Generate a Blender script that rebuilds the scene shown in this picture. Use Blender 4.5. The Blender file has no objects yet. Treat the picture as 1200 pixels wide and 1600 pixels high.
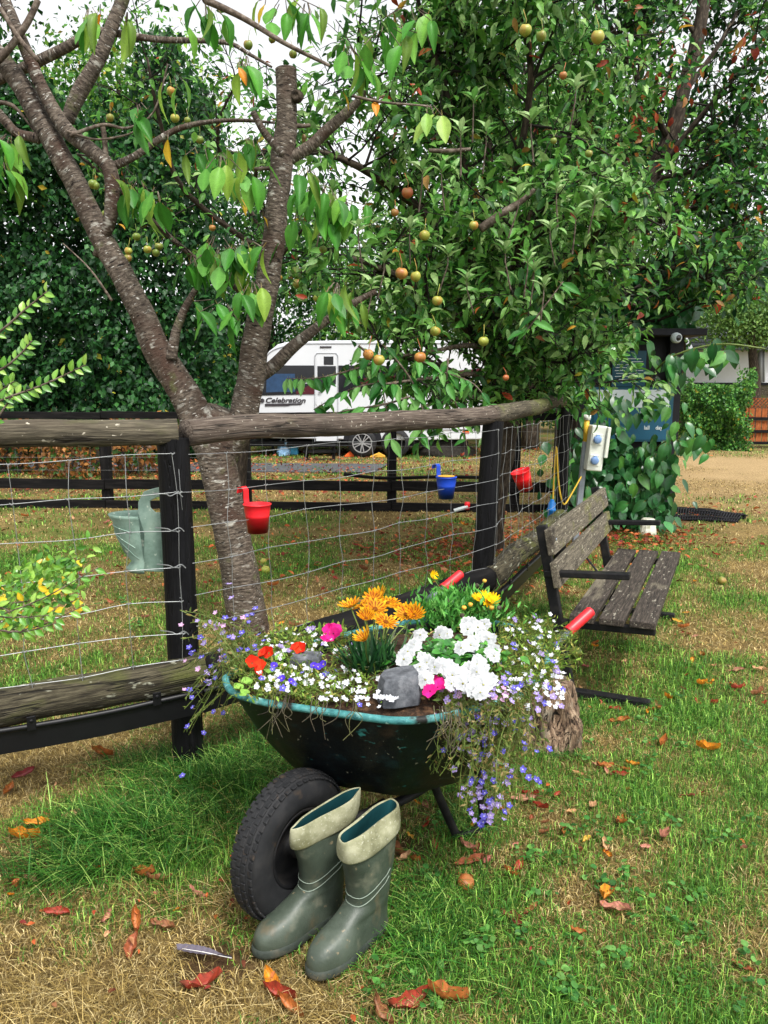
import bpy, math, random
import numpy as np
from mathutils import Vector, Matrix
R = math.radians
sc = bpy.context.scene
col = sc.collection
rs = random.Random(7)
rng = np.random.default_rng(7)

# ---------------------------------------------------------------- camera, sky, sun, exposure
CAM_H = 1.5
TH = math.atan(1 / 6)
cam = bpy.data.cameras.new('camera')
cam.sensor_fit = 'HORIZONTAL'; cam.sensor_width = 36; cam.lens = 36
cam.clip_start = 0.05; cam.clip_end = 600
camo = bpy.data.objects.new('camera', cam); col.objects.link(camo)
camo.location = (0, 0, CAM_H); camo.rotation_euler = (R(90) - TH, 0, 0)
sc.camera = camo
sc.view_settings.view_transform = 'Standard'; sc.view_settings.look = 'None'
sc.view_settings.exposure = 1.15; sc.view_settings.gamma = 1
SUN_EL, SUN_AZ = R(58), R(150)          # azimuth measured clockwise from +Y
w = bpy.data.worlds.new('World'); sc.world = w; w.use_nodes = True
nt = w.node_tree; nt.nodes.clear()
sky = nt.nodes.new('ShaderNodeTexSky'); sky.sky_type = 'NISHITA'; sky.sun_disc = False
sky.sun_elevation = SUN_EL; sky.sun_rotation = SUN_AZ; sky.air_density = 1.0; sky.dust_density = 3.0
hs = nt.nodes.new('ShaderNodeHueSaturation'); hs.inputs['Saturation'].default_value = 0.08
bg = nt.nodes.new('ShaderNodeBackground'); bg.inputs['Strength'].default_value = 0.15
wo = nt.nodes.new('ShaderNodeOutputWorld')
nt.links.new(sky.outputs[0], hs.inputs['Color']); nt.links.new(hs.outputs[0], bg.inputs['Color']); nt.links.new(bg.outputs[0], wo.inputs[0])
sl = bpy.data.lights.new('sun', 'SUN'); sl.energy = 1.5; sl.angle = R(10); sl.color = (1, 0.96, 0.9)
so = bpy.data.objects.new('sun', sl); col.objects.link(so)
so.rotation_euler = (R(90) - SUN_EL, 0, math.pi - SUN_AZ); so.location = (0, 0, 20)
sc.cycles.max_bounces = 6; sc.cycles.diffuse_bounces = 2; sc.cycles.transmission_bounces = 3; sc.cycles.transparent_max_bounces = 4

def at(px, py, Y=None, z=None):
    """the point of the place seen at pixel (px, py) of the 1200 x 1600 photograph, at depth Y or height z"""
    x = (px - 600) / 1200; u = (800 - py) / 1200; c, s = math.cos(TH), math.sin(TH)
    d = Vector((x, c + u * s, -s + u * c))
    t = (Y / d.y) if Y is not None else (z - CAM_H) / d.z
    return Vector((0, 0, CAM_H)) + d * t

# ---------------------------------------------------------------- materials
def lin(c):
    return tuple(v / 12.92 if v <= .04045 else ((v + .055) / 1.055) ** 2.4 for v in c)
def hexc(h):
    return lin(tuple(int(h[i:i + 2], 16) / 255 for i in (0, 2, 4)))
def pmat(name, cols, nscale=8, stretch=(1, 1, 1), rough=.8, bump=.3, bd=.01, spec=.3, metal=0, spots=None, detail=8, attr='tc', band=(.3, .7), rough_var=0, crack=None):
    m = bpy.data.materials.new(name); m.use_nodes = True
    nt = m.node_tree; N = nt.nodes; L = nt.links
    b = N['Principled BSDF']; b.inputs['Roughness'].default_value = rough; b.inputs['Metallic'].default_value = metal
    b.inputs['Specular IOR Level'].default_value = spec
    a = N.new('ShaderNodeAttribute'); a.attribute_name = attr
    mp = N.new('ShaderNodeMapping'); mp.inputs['Scale'].default_value = stretch
    L.new(a.outputs['Vector'], mp.inputs['Vector'])
    n = N.new('ShaderNodeTexNoise'); n.inputs['Scale'].default_value = nscale; n.inputs['Detail'].default_value = detail; n.inputs['Roughness'].default_value = .65
    L.new(mp.outputs[0], n.inputs['Vector'])
    r = N.new('ShaderNodeValToRGB'); cr = r.color_ramp
    k = len(cols)
    for i, c in enumerate(cols):
        p = band[0] + (band[1] - band[0]) * (i / max(1, k - 1))
        e = cr.elements[i] if i < 2 else cr.elements.new(p)
        e.position = p; e.color = (*c, 1)
    L.new(n.outputs['Fac'], r.inputs[0])
    out = r.outputs[0]; hgt = n.outputs['Fac']
    for sp in (spots or []):
        c, s, lo, hi, st = sp
        mp2 = N.new('ShaderNodeMapping'); mp2.inputs['Scale'].default_value = st; mp2.inputs['Location'].default_value = (s * 1.7, 3.1, s)
        L.new(a.outputs['Vector'], mp2.inputs['Vector'])
        n2 = N.new('ShaderNodeTexNoise'); n2.inputs['Scale'].default_value = s; n2.inputs['Detail'].default_value = 6
        L.new(mp2.outputs[0], n2.inputs['Vector'])
        mr = N.new('ShaderNodeMapRange'); mr.inputs[1].default_value = lo; mr.inputs[2].default_value = hi
        L.new(n2.outputs['Fac'], mr.inputs[0])
        mx = N.new('ShaderNodeMix'); mx.data_type = 'RGBA'; mx.inputs[7].default_value = (*c, 1)
        L.new(mr.outputs[0], mx.inputs[0]); L.new(out, mx.inputs[6]); out = mx.outputs[2]
    if crack:
        cs, cst, cc, cw = crack
        mp3 = N.new('ShaderNodeMapping'); mp3.inputs['Scale'].default_value = cst
        L.new(a.outputs['Vector'], mp3.inputs['Vector'])
        n3 = N.new('ShaderNodeTexNoise'); n3.inputs['Scale'].default_value = cs; n3.inputs['Detail'].default_value = 3; n3.inputs['Distortion'].default_value = .6
        L.new(mp3.outputs[0], n3.inputs['Vector'])
        sb = N.new('ShaderNodeMath'); sb.operation = 'SUBTRACT'; sb.inputs[1].default_value = .5; L.new(n3.outputs['Fac'], sb.inputs[0])
        ab = N.new('ShaderNodeMath'); ab.operation = 'ABSOLUTE'; L.new(sb.outputs[0], ab.inputs[0])
        mr = N.new('ShaderNodeMapRange'); mr.inputs[1].default_value = 0; mr.inputs[2].default_value = cw
        L.new(ab.outputs[0], mr.inputs[0])
        mx = N.new('ShaderNodeMix'); mx.data_type = 'RGBA'; mx.inputs[6].default_value = (*cc, 1)
        L.new(mr.outputs[0], mx.inputs[0]); L.new(out, mx.inputs[7]); out = mx.outputs[2]
        mm = N.new('ShaderNodeMath'); mm.operation = 'MULTIPLY_ADD'; mm.inputs[1].default_value = .8
        L.new(mr.outputs[0], mm.inputs[0]); L.new(hgt, mm.inputs[2]); hgt = mm.outputs[0]
    L.new(out, b.inputs['Base Color'])
    if bump:
        bp = N.new('ShaderNodeBump'); bp.inputs['Strength'].default_value = bump; bp.inputs['Distance'].default_value = bd
        L.new(hgt, bp.inputs['Height']); L.new(bp.outputs[0], b.inputs['Normal'])
    if rough_var:
        mr = N.new('ShaderNodeMapRange'); mr.inputs[3].default_value = rough - rough_var; mr.inputs[4].default_value = rough + rough_var
        L.new(n.outputs['Fac'], mr.inputs[0]); L.new(mr.outputs[0], b.inputs['Roughness'])
    return m
def leafmat(name, trans=.35, rough=.45, spec=.4, tint=(1, 1, 1), vein=True):
    m = bpy.data.materials.new(name); m.use_nodes = True
    N = m.node_tree.nodes; L = m.node_tree.links; b = N['Principled BSDF']; o = N['Material Output']
    a = N.new('ShaderNodeAttribute'); a.attribute_name = 'Col'
    g = N.new('ShaderNodeTexCoord'); n = N.new('ShaderNodeTexNoise'); n.inputs['Scale'].default_value = 60; n.inputs['Detail'].default_value = 3
    L.new(g.outputs['Object'], n.inputs['Vector'])
    mr = N.new('ShaderNodeMapRange'); mr.inputs[1].default_value = .3; mr.inputs[2].default_value = .7; mr.inputs[3].default_value = .72; mr.inputs[4].default_value = 1.25
    L.new(n.outputs['Fac'], mr.inputs[0])
    mx = N.new('ShaderNodeMix'); mx.data_type = 'RGBA'; mx.blend_type = 'MULTIPLY'; mx.inputs[0].default_value = 1
    L.new(a.outputs['Color'], mx.inputs[6]); L.new(mr.outputs[0], mx.inputs[7])
    b.inputs['Roughness'].default_value = rough; b.inputs['Specular IOR Level'].default_value = spec
    L.new(mx.outputs[2], b.inputs['Base Color'])
    t = N.new('ShaderNodeBsdfTranslucent'); L.new(mx.outputs[2], t.inputs['Color'])
    ms = N.new('ShaderNodeMixShader'); ms.inputs[0].default_value = trans
    L.new(b.outputs[0], ms.inputs[1]); L.new(t.outputs[0], ms.inputs[2]); L.new(ms.outputs[0], o.inputs['Surface'])
    return m
def flat(name, c, rough=.6, spec=.3, metal=0, var=.25, nscale=14, bump=.1):
    return pmat(name, [tuple(v * (1 - var) for v in c), tuple(min(1, v * (1 + var)) for v in c)], nscale=nscale, rough=rough, spec=spec, metal=metal, bump=bump, bd=.003)
M = {}
M['leaf'] = leafmat('leaf', trans=.33, spec=.3)
M['leaf_gloss'] = leafmat('glossy_leaf', trans=.22, rough=.32, spec=.55)
M['petal'] = leafmat('petal', trans=.3, rough=.6, spec=.15)
M['grass'] = leafmat('grass_blade', trans=.3, rough=.55, spec=.25)
M['dryleaf'] = leafmat('dry_leaf', trans=.15, rough=.6, spec=.25)
M['rail_grey'] = pmat('weathered_rail', [hexc('2b2420'), hexc('574c43'), hexc('7c7267')], nscale=16, stretch=(7, 7, .5), rough=.85, bump=.8, bd=.012,
                      spots=[(hexc('5d5c3e'), 5, .55, .7, (1, 1, .6)), (hexc('a9a496'), 60, .66, .7, (1, 1, 1)), (hexc('2a221c'), 7, .55, .7, (1, 1, .3))], crack=(9, (2.2, 2.2, .10), hexc('120e0b'), .012))
M['rail_pale'] = pmat('weathered_rail_pale', [hexc('272219'), hexc('4e483b'), hexc('746c5a')], nscale=16, stretch=(7, 7, .5), rough=.85, bump=.7, bd=.01,
                      spots=[(hexc('62653a'), 5, .5, .68, (1, 1, .6)), (hexc('3a3026'), 7, .56, .72, (1, 1, .3)), (hexc('b5ad9c'), 50, .66, .7, (1, 1, .7))], crack=(8, (2.2, 2.2, .10), hexc('1c1711'), .010))
M['rail_low'] = pmat('mossy_half_log', [hexc('191510'), hexc('3d382a'), hexc('625c4a')], nscale=18, stretch=(6, 6, .6), rough=.9, bump=.8, bd=.014,
                     spots=[(hexc('55592c'), 6, .5, .66, (1, 1, .6)), (hexc('9a9a88'), 30, .62, .68, (1, 1, .5))], crack=(9, (2.2, 2.2, .16), hexc('0f0c09'), .016))
M['post_black'] = pmat('tarred_post', [(.0015, .0015, .002), (.004, .004, .005), (.009, .009, .010)], nscale=10, stretch=(3, 3, .3), rough=.6, bump=.6, bd=.008, spec=.16, crack=(18, (1.4, 1.4, .15), (.003, .003, .003), .02))
M['black_rail'] = pmat('black_timber', [(.002, .002, .0025), (.006, .0055, .006), (.018, .016, .015)], nscale=10, stretch=(3, 3, .3), rough=.75, bump=.5, bd=.008, spec=.14)
M['black_plastic'] = flat('black_plastic', (.004, .004, .005), rough=.42, spec=.3)
M['black_metal'] = pmat('painted_black_metal', [(.003, .003, .004), (.008, .008, .009), (.02, .018, .016)], nscale=20, rough=.55, bump=.3, bd=.003, spec=.22)
M['wire'] = flat('galvanised_wire', (.27, .28, .28), rough=.5, spec=.5, metal=.6)
M['cherry'] = pmat('cherry_bark', [hexc('241c17'), hexc('574d43'), hexc('85796c')], nscale=16, stretch=(1.6, 1.6, 5), rough=.8, bump=1, bd=.014,
                   spots=[(hexc('47352b'), 5, .5, .66, (1, 1, 1)), (hexc('a09c92'), 11, .6, .7, (1.1, 1.1, 2.6)), (hexc('c9c6bd'), 34, .64, .7, (.8, .8, 3.2)), (hexc('5c6337'), 6, .62, .75, (1, 1, 1)), (hexc('1a120e'), 24, .62, .68, (.8, .8, 3))])
M['bark'] = pmat('dark_bark', [hexc('17120e'), hexc('3a3128'), hexc('64594c')], nscale=18, stretch=(2, 2, .6), rough=.9, bump=.8, bd=.012)
M['twig'] = pmat('twig_bark', [hexc('2a211b'), hexc('5c5045'), hexc('8d8276')], nscale=30, stretch=(1, 1, 1), rough=.85, bump=.4, bd=.004)
M['stem'] = flat('green_stem', hexc('5b6b2e'), rough=.6)
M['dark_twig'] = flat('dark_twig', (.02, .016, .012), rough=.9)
M['bench_wood'] = pmat('bench_timber', [hexc('1a1613'), hexc('38312b'), hexc('5c534a')], nscale=22, stretch=(6, 6, .5), rough=.75, bump=.5, bd=.005,
                       spots=[(hexc('8f8a7c'), 60, .63, .68, (1, 1, .3)), (hexc('77705f'), 9, .6, .75, (1, 1, .3))], crack=(24, (3, 3, .12), hexc('14100d'), .014))
M['bench_back'] = pmat('bench_back_timber', [hexc('38332b'), hexc('5e574a'), hexc('807868')], nscale=22, stretch=(6, 6, .5), rough=.85, bump=.5, bd=.005,
                       spots=[(hexc('66672f'), 9, .54, .72, (1, 1, .5)), (hexc('a39e8a'), 75, .62, .67, (1, 1, .4)), (hexc('1c1510'), 6, .62, .72, (1, 1, .4))], crack=(24, (3, 3, .12), hexc('241e18'), .015))
M['tray'] = pmat('tray_paint', [(.0015, .002, .0025), (.003, .005, .006), (.008, .028, .032)], nscale=16, rough=.42, spec=.26, bump=.35, bd=.004, band=(.35, .8),
                 spots=[(hexc('2f7472'), 22, .66, .74, (1, 1, 2.2)), (hexc('6b6a5c'), 60, .69, .73, (1, 1, 1)), (hexc('3a2c22'), 7, .6, .74, (1, 1, 1))])
M['rim_teal'] = pmat('teal_rim', [hexc('1f5054'), hexc('3f7f7f'), hexc('6ea5a2')], nscale=24, rough=.6, bump=.5, bd=.004, spots=[(hexc('1c1d1b'), 16, .55, .66, (1, 1, 1)), (hexc('8ab5b0'), 40, .6, .68, (1, 1, 1))])
M['rubber'] = pmat('tyre_rubber', [(.006, .0065, .0075), (.013, .0135, .015), (.028, .027, .027)], nscale=14, rough=.7, bump=.3, bd=.003,
                   spots=[(hexc('4a3c2e'), 26, .62, .8, (1, 1, 1))])
M['handle_red'] = flat('red_grip', hexc('c8202a'), rough=.4, spec=.5, var=.12)
M['handle_grey'] = flat('grey_tube', hexc('4b535b'), rough=.5, spec=.5, var=.3)
M['boot'] = pmat('boot_rubber', [hexc('2e362e'), hexc('3b443a'), hexc('4d564b')], nscale=7, rough=.44, spec=.42, bump=.4, bd=.012, rough_var=.12,
                 spots=[(hexc('6f6f5f'), 14, .6, .78, (1, 1, 1)), (hexc('7a6f58'), 55, .66, .72, (1, 1, 1)), (hexc('55503f'), 20, .6, .72, (1, 1, .5))])
M['sole'] = pmat('boot_sole', [hexc('232a26'), hexc('39403a'), hexc('575448')], nscale=20, rough=.6, bump=.3, bd=.003)
M['cuff'] = pmat('boot_cuff', [hexc('5f5f45'), hexc('87876b'), hexc('a5a48a')], nscale=16, rough=.85, bump=.4, bd=.003,
                 spots=[(hexc('a9a996'), 150, .6, .7, (1, 1, 1)), (hexc('65643f'), 8, .55, .7, (1, 1, .6))])
M['boot_in'] = flat('boot_lining', hexc('153e42'), rough=.8, spec=.1)
M['line'] = flat('moulded_line', hexc('7b877b'), rough=.5)
M['red_plastic'] = flat('red_bucket', hexc('e01722'), rough=.38, spec=.5, var=.08)
M['red_muddy'] = pmat('red_bucket_muddy', [hexc('d41620'), hexc('e82630')], nscale=5, rough=.42, spec=.5, bump=.05)
M['blue_plastic'] = flat('blue_bucket', hexc('1440b0'), rough=.38, spec=.5, var=.1)
M['planter'] = pmat('sage_plastic', [hexc('5b7468'), hexc('7f988b'), hexc('99ad9f')], nscale=10, rough=.7, bump=.2, bd=.003, spots=[(hexc('b9c4b4'), 40, .62, .68, (1, 1, 1)), (hexc('4d5347'), 7, .6, .75, (1, 1, 1))])
M['mud_tan'] = pmat('dried_mud', [hexc('8a6a44'), hexc('b99a6a')], nscale=30, rough=.95)
M['stone'] = pmat('grey_block', [hexc('34363a'), hexc('54575c'), hexc('787a7e')], nscale=30, rough=.9, bump=.6, bd=.004)
M['white_stone'] = pmat('white_stone', [hexc('a8a690'), hexc('d2d0c0'), hexc('e6e4d8')], nscale=10, rough=.85, bump=.5, bd=.01, spots=[(hexc('8a8f66'), 9, .55, .7, (1, 1, 1))])
M['stump'] = pmat('stump_wood', [hexc('2c2018'), hexc('7a6450'), hexc('b09a80')], nscale=14, stretch=(3.4, 3.4, .6), rough=.9, bump=1, bd=.02, spots=[(hexc('2a1c14'), 16, .55, .68, (2, 2, .5)), (hexc('8a8272'), 9, .6, .7, (1, 1, 1))], crack=(12, (2.6, 2.6, .4), hexc('1a110c'), .018))
M['soil'] = pmat('potting_soil', [hexc('1c130d'), hexc('3a2a1e'), hexc('6b4f38')], nscale=50, rough=1, bump=1, bd=.01)
M['caravan'] = flat('caravan_white', (.60, .615, .64), rough=.28, spec=.5, var=.03, nscale=2, bump=0)
M['caravan_grey'] = flat('caravan_grey', (.32, .33, .35), rough=.4, var=.05)
M['glass_dark'] = flat('dark_window', (.01, .011, .014), rough=.08, spec=.6, var=.1, bump=0)
M['blind'] = flat('blue_blind', hexc('26405f'), rough=.5)
M['maroon'] = flat('maroon_decal', hexc('4a1a22'), rough=.3)
M['alloy'] = flat('alloy', (.5, .5, .52), rough=.35, metal=.7, var=.05)
M['letter_dark'] = flat('dark_lettering', (.04, .035, .04), rough=.4)
M['board_black'] = pmat('board_black', [(.006, .006, .008), (.012, .012, .016)], nscale=6, rough=.7, bump=.2)
M['sign_teal'] = flat('sign_teal', hexc('1f4f60'), rough=.45, var=.05)
M['sign_blue'] = flat('sign_blue', hexc('1f5670'), rough=.45, var=.05)
M['sign_white'] = flat('sign_white', hexc('cfd8da'), rough=.45, var=.03)
M['red_ring'] = flat('red_ring', hexc('c02030'), rough=.5)
M['hookup'] = flat('hookup_box', hexc('d9dcd0'), rough=.4, var=.04)
M['socket'] = flat('blue_socket', hexc('7f9fd0'), rough=.4, var=.08)
M['conn_blue'] = flat('blue_connector', hexc('1f74c0'), rough=.4, var=.08)
M['yellow'] = flat('yellow_cable', hexc('d9b23a'), rough=.5, var=.08)
M['galv'] = flat('galvanised_post', hexc('8b929a'), rough=.5, metal=.3)
M['orange_panel'] = pmat('orange_panel', [hexc('5f3216'), hexc('8f4c22'), hexc('a8643a')], nscale=10, stretch=(6, 6, 1), rough=.8)
M['render_white'] = flat('white_render', (.72, .73, .76), rough=.8, var=.03)
M['slate'] = flat('roof_slate', hexc('5f6268'), rough=.7)
M['tarmac'] = pmat('tarmac', [(.05, .052, .058), (.09, .092, .1)], nscale=6, rough=.95, bump=.2)
M['orange_plastic'] = flat('orange_plastic', hexc('e2622a'), rough=.5)
M['ochre'] = flat('ochre_plastic', hexc('d0a03c'), rough=.6)
M['light_blue'] = flat('light_blue_plastic', hexc('4aa0cc'), rough=.5)
M['blue_bag'] = flat('blue_bag', hexc('7fa3c4'), rough=.7)
M['feather'] = flat('feather_vane', hexc('5b5560'), rough=.6, var=.2)
M['feather_light'] = flat('feather_shaft', hexc('c9c6c2'), rough=.5)
M['mud'] = pmat('dark_heap', [(.008, .007, .006), (.03, .026, .02)], nscale=14, rough=.95, bump=1, bd=.03)

# ---------------------------------------------------------------- builders
def frame_z(d):
    d = Vector(d).normalized(); up = Vector((0, 0, 1)) if abs(d.z) < .9 else Vector((0, 1, 0))
    x = up.cross(d).normalized(); return x, d.cross(x)
class MB:
    def __init__(s): s.v = []; s.f = []; s.tc = []; s.c = []; s.mi = []
    def add(s, vs, fs, tc=None, c=(1, 1, 1), mi=0):
        o = len(s.v); s.v += [tuple(v) for v in vs]; s.f += [tuple(i + o for i in f) for f in fs]
        s.tc += [tuple(t) for t in (tc if tc is not None else vs)]; s.c += [c] * len(vs); s.mi += [mi] * len(fs)
    def box(s, c, size, ax=None, mi=0, col=(1, 1, 1)):
        c = Vector(c); ax = ax or (Vector((1, 0, 0)), Vector((0, 1, 0)), Vector((0, 0, 1)))
        vs, tc = [], []
        off = (c.x * 3.1, c.y * 1.7, c.z * 2.3)
        L = max(range(3), key=lambda i: size[i])
        for i in (-1, 1):
            for j in (-1, 1):
                for k in (-1, 1):
                    l = [i * size[0] / 2, j * size[1] / 2, k * size[2] / 2]
                    vs.append(c + ax[0] * l[0] + ax[1] * l[1] + ax[2] * l[2])
                    l[2], l[L] = l[L], l[2]; tc.append((l[0] + off[0], l[1] + off[1], l[2] + off[2]))
        s.add(vs, [(0, 1, 3, 2), (4, 6, 7, 5), (0, 4, 5, 1), (2, 3, 7, 6), (0, 2, 6, 4), (1, 5, 7, 3)], tc, col, mi)
    def bar(s, a, b, w, h, up=(0, 0, 1), mi=0):
        a, b = Vector(a), Vector(b); d = (b - a).normalized(); up = Vector(up); x = d.cross(up).normalized(); z = x.cross(d)
        s.box((a + b) / 2, ((b - a).length, w, h), (d, x, z), mi)
    def tube(s, pts, rad, seg=10, cap=True, rough=0, mi=0, col=(1, 1, 1), seed=0, flatten=1.0, ring=None):
        pts = [Vector(p) for p in pts]; n = len(pts)
        if not hasattr(rad, '__len__'): rad = [rad] * n
        rr = random.Random(seed + int(pts[0].x * 100)); vs, tc = [], []
        T = [(pts[min(i + 1, n - 1)] - pts[max(i - 1, 0)]).normalized() for i in range(n)]
        x, y = frame_z(T[0]); L = 0
        ph = [rr.uniform(0, 6.28) for _ in range(4)]
        for i in range(n):
            if i:
                L += (pts[i] - pts[i - 1]).length
                x = (x - T[i] * x.dot(T[i])).normalized(); y = T[i].cross(x)
            for k in range(seg):
                a = 2 * math.pi * k / seg
                r = rad[i]
                if rough: r *= 1 + rough * (.5 * math.sin(3 * a + ph[0] + L * 5) + .4 * math.sin(5 * a + ph[1] - L * 9) + .5 * math.sin(L * 23 + ph[2]) * math.sin(a + ph[3]) + rr.uniform(-.35, .35))
                vs.append(pts[i] + x * math.cos(a) * r + y * math.sin(a) * r * flatten)
                tc.append((math.cos(a) * rad[i] + ph[0], math.sin(a) * rad[i] + ph[1], L + ph[2]))
        fs = [(i * seg + k, i * seg + (k + 1) % seg, (i + 1) * seg + (k + 1) % seg, (i + 1) * seg + k) for i in range(n - 1) for k in range(seg)]
        if cap: fs += [tuple(range(seg - 1, -1, -1)), tuple((n - 1) * seg + k for k in range(seg))]
        s.add(vs, fs, tc, col, mi)
    def lathe(s, prof, seg=24, o=(0, 0, 0), ax=(0, 0, 1), mi=0, a0=0, a1=2 * math.pi, col=(1, 1, 1), sy=1.0, xdir=None):
        o = Vector(o); d = Vector(ax).normalized(); x, y = frame_z(d)
        if xdir is not None: x = Vector(xdir).normalized(); y = d.cross(x)
        full = abs(a1 - a0 - 2 * math.pi) < 1e-6; m = seg if full else seg + 1; vs, tc = [], []
        for r, z in prof:
            for k in range(m):
                a = a0 + (a1 - a0) * k / seg
                vs.append(o + x * math.cos(a) * r + y * math.sin(a) * r * sy + d * z); tc.append((math.cos(a) * r + o.x, math.sin(a) * r + o.y, z + o.z))
        fs = []
        for i in range(len(prof) - 1):
            for k in range(seg):
                k2 = (k + 1) % m if full else k + 1
                fs.append((i * m + k, i * m + k2, (i + 1) * m + k2, (i + 1) * m + k))
        s.add(vs, fs, tc, col, mi)
    def prism(s, poly, o, ux, uy, depth, mi=0, col=(1, 1, 1)):
        """poly in (ux, uy) from o, extruded by depth along ux x uy"""
        o, ux, uy = Vector(o), Vector(ux), Vector(uy); n = ux.cross(uy).normalized(); k = len(poly)
        a = [o + ux * p[0] + uy * p[1] for p in poly]; b = [p + n * depth for p in a]
        s.add(a + b, [tuple(range(k - 1, -1, -1)), tuple(range(k, 2 * k))] + [(i, (i + 1) % k, k + (i + 1) % k, k + i) for i in range(k)], None, col, mi)
    def build(s, name, mats, parent=None, smooth=False, bevel=0, origin=None, kind=None, bseg=2):
        L = wloc(parent) if parent else Vector(origin or (0, 0, 0))
        me = bpy.data.meshes.new(name); me.from_pydata([(x - L.x, y - L.y, z - L.z) for x, y, z in s.v], [], s.f)
        A = me.attributes.new('tc', 'FLOAT_VECTOR', 'POINT'); A.data.foreach_set('vector', [q for t in s.tc for q in t])
        A = me.attributes.new('Col', 'FLOAT_COLOR', 'POINT'); A.data.foreach_set('color', [q for t in s.c for q in (*t, 1)])
        for m in (mats if isinstance(mats, (list, tuple)) else [mats]): me.materials.append(M[m] if isinstance(m, str) else m)
        me.polygons.foreach_set('material_index', s.mi)
        if smooth: me.polygons.foreach_set('use_smooth', [True] * len(me.polygons))
        me.update()
        o = bpy.data.objects.new(name, me); col.objects.link(o)
        if parent: o.parent = parent
        else: o.location = L
        if bevel:
            b = o.modifiers.new('bevel', 'BEVEL'); b.width = bevel; b.segments = bseg; b.limit_method = 'ANGLE'
            if smooth is None: pass
        if kind: o['kind'] = kind
        return o
WL = {}
def wloc(o):
    return WL.get(o.name, Vector(o.location))
def under(o, part):
    """makes a built piece a sub-part of a part (both hold their shape in the thing's own space)"""
    o.parent = part; return o
def tag(o, label, cat, group=None, kind=None):
    if label: o['label'] = label
    if cat: o['category'] = cat
    if group: o['group'] = group
    if kind: o['kind'] = kind
    return o
def thing(name, label, cat, loc=(0, 0, 0), group=None):
    o = bpy.data.objects.new(name, None); col.objects.link(o); o.location = loc; o.empty_display_size = .1
    return tag(o, label, cat, group)
def npmesh(name, V, F, C, mat, parent=None, kind=None, smooth=False):
    L = np.array(wloc(parent)) if parent else np.zeros(3)
    me = bpy.data.meshes.new(name)
    n = len(V); k = F.shape[1]
    me.vertices.add(n); me.vertices.foreach_set('co', (V - L).astype(np.float32).ravel())
    me.loops.add(F.size); me.loops.foreach_set('vertex_index', F.astype(np.int32).ravel())
    me.polygons.add(len(F)); me.polygons.foreach_set('loop_start', np.arange(0, F.size, k, dtype=np.int32))
    if smooth: me.polygons.foreach_set('use_smooth', np.ones(len(F), dtype=bool))
    me.update(calc_edges=True)
    A = me.attributes.new('Col', 'FLOAT_COLOR', 'POINT'); A.data.foreach_set('color', np.c_[C, np.ones(n)].astype(np.float32).ravel())
    me.materials.append(M[mat])
    o = bpy.data.objects.new(name, me); col.objects.link(o)
    if parent: o.parent = parent
    if kind: o['kind'] = kind
    return o
# leaf templates (length 1 along y, normal z), triangles
def T_far(w=.3, h=.08):
    return np.array([(0, 0, 0), (-w, .45, h), (w, .45, h), (0, 1, -.05)], float), np.array([(0, 2, 3), (0, 3, 1)])
def T_near(w=.26, fold=.1, droop=.18):
    V = [(0, 0, 0)]
    for t, ww in ((.22, .8), (.5, 1), (.8, .55)):
        z = -droop * t * t
        V += [(-w * ww, t, z + fold * ww), (0, t, z), (w * ww, t, z + fold * ww)]
    V.append((0, 1, -droop * 1.1))
    F = [(0, 2, 1), (0, 3, 2)]
    for r in (0, 1):
        a = 1 + 3 * r; b = a + 3
        F += [(a, a + 1, b + 1), (a, b + 1, b), (a + 1, a + 2, b + 2), (a + 1, b + 2, b + 1)]
    F += [(7, 8, 10), (8, 9, 10)]
    return np.array(V, float), np.array(F)
def norm(a): return a / np.maximum(np.linalg.norm(a, axis=-1, keepdims=True), 1e-9)
def scatter(T, P, D, Nn, S, C):
    V0, F0 = T; n = len(P)
    y = norm(D); z = norm(Nn - (Nn * y).sum(1, keepdims=True) * y); x = np.cross(y, z)
    S = np.broadcast_to(np.asarray(S, float), (n,))
    V = P[:, None, :] + S[:, None, None] * (V0[None, :, 0:1] * x[:, None] + V0[None, :, 1:2] * y[:, None] + V0[None, :, 2:3] * z[:, None])
    k = len(V0); F = (F0[None] + (np.arange(n) * k)[:, None, None]).reshape(-1, 3)
    return V.reshape(-1, 3), F, np.repeat(C, k, axis=0)
def leafcols(n, base, var=.35, alt=None, palt=0.):
    base = np.array(base); C = base[rng.integers(0, len(base), n)] * rng.uniform(1 - var, 1 + var, (n, 1))
    if alt is not None:
        k = rng.random(n) < palt; alt = np.array(alt); C[k] = alt[rng.integers(0, len(alt), k.sum())] * rng.uniform(.7, 1.2, (k.sum(), 1))
    return C
def smooth_path(pts, n=6):
    pts = [Vector(p) for p in pts]; out = []
    for i in range(len(pts) - 1):
        p0 = pts[max(i - 1, 0)]; p1 = pts[i]; p2 = pts[i + 1]; p3 = pts[min(i + 2, len(pts) - 1)]
        for k in range(n):
            t = k / n
            out.append(.5 * ((2 * p1) + (p2 - p0) * t + (2 * p0 - 5 * p1 + 4 * p2 - p3) * t * t + (3 * p1 - p0 - 3 * p2 + p3) * t ** 3))
    out.append(pts[-1]); return out
def lerp_list(a, n):
    return [float(v) for v in np.interp(np.linspace(0, 1, n), np.linspace(0, 1, len(a)), a)]
def instance(mesh_o, name, parent, loc, rot=None, scale=1, top=False):
    o = mesh_o.copy(); o.name = name
    if 'label' in o and not top: del o['label']
    col.objects.link(o)
    if parent: o.parent = parent; o.location = Vector(loc) - wloc(parent)
    else: o.location = loc
    if rot is not None: o.rotation_euler = rot
    o.scale = (scale,) * 3 if not hasattr(scale, '__len__') else scale
    return o
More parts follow.
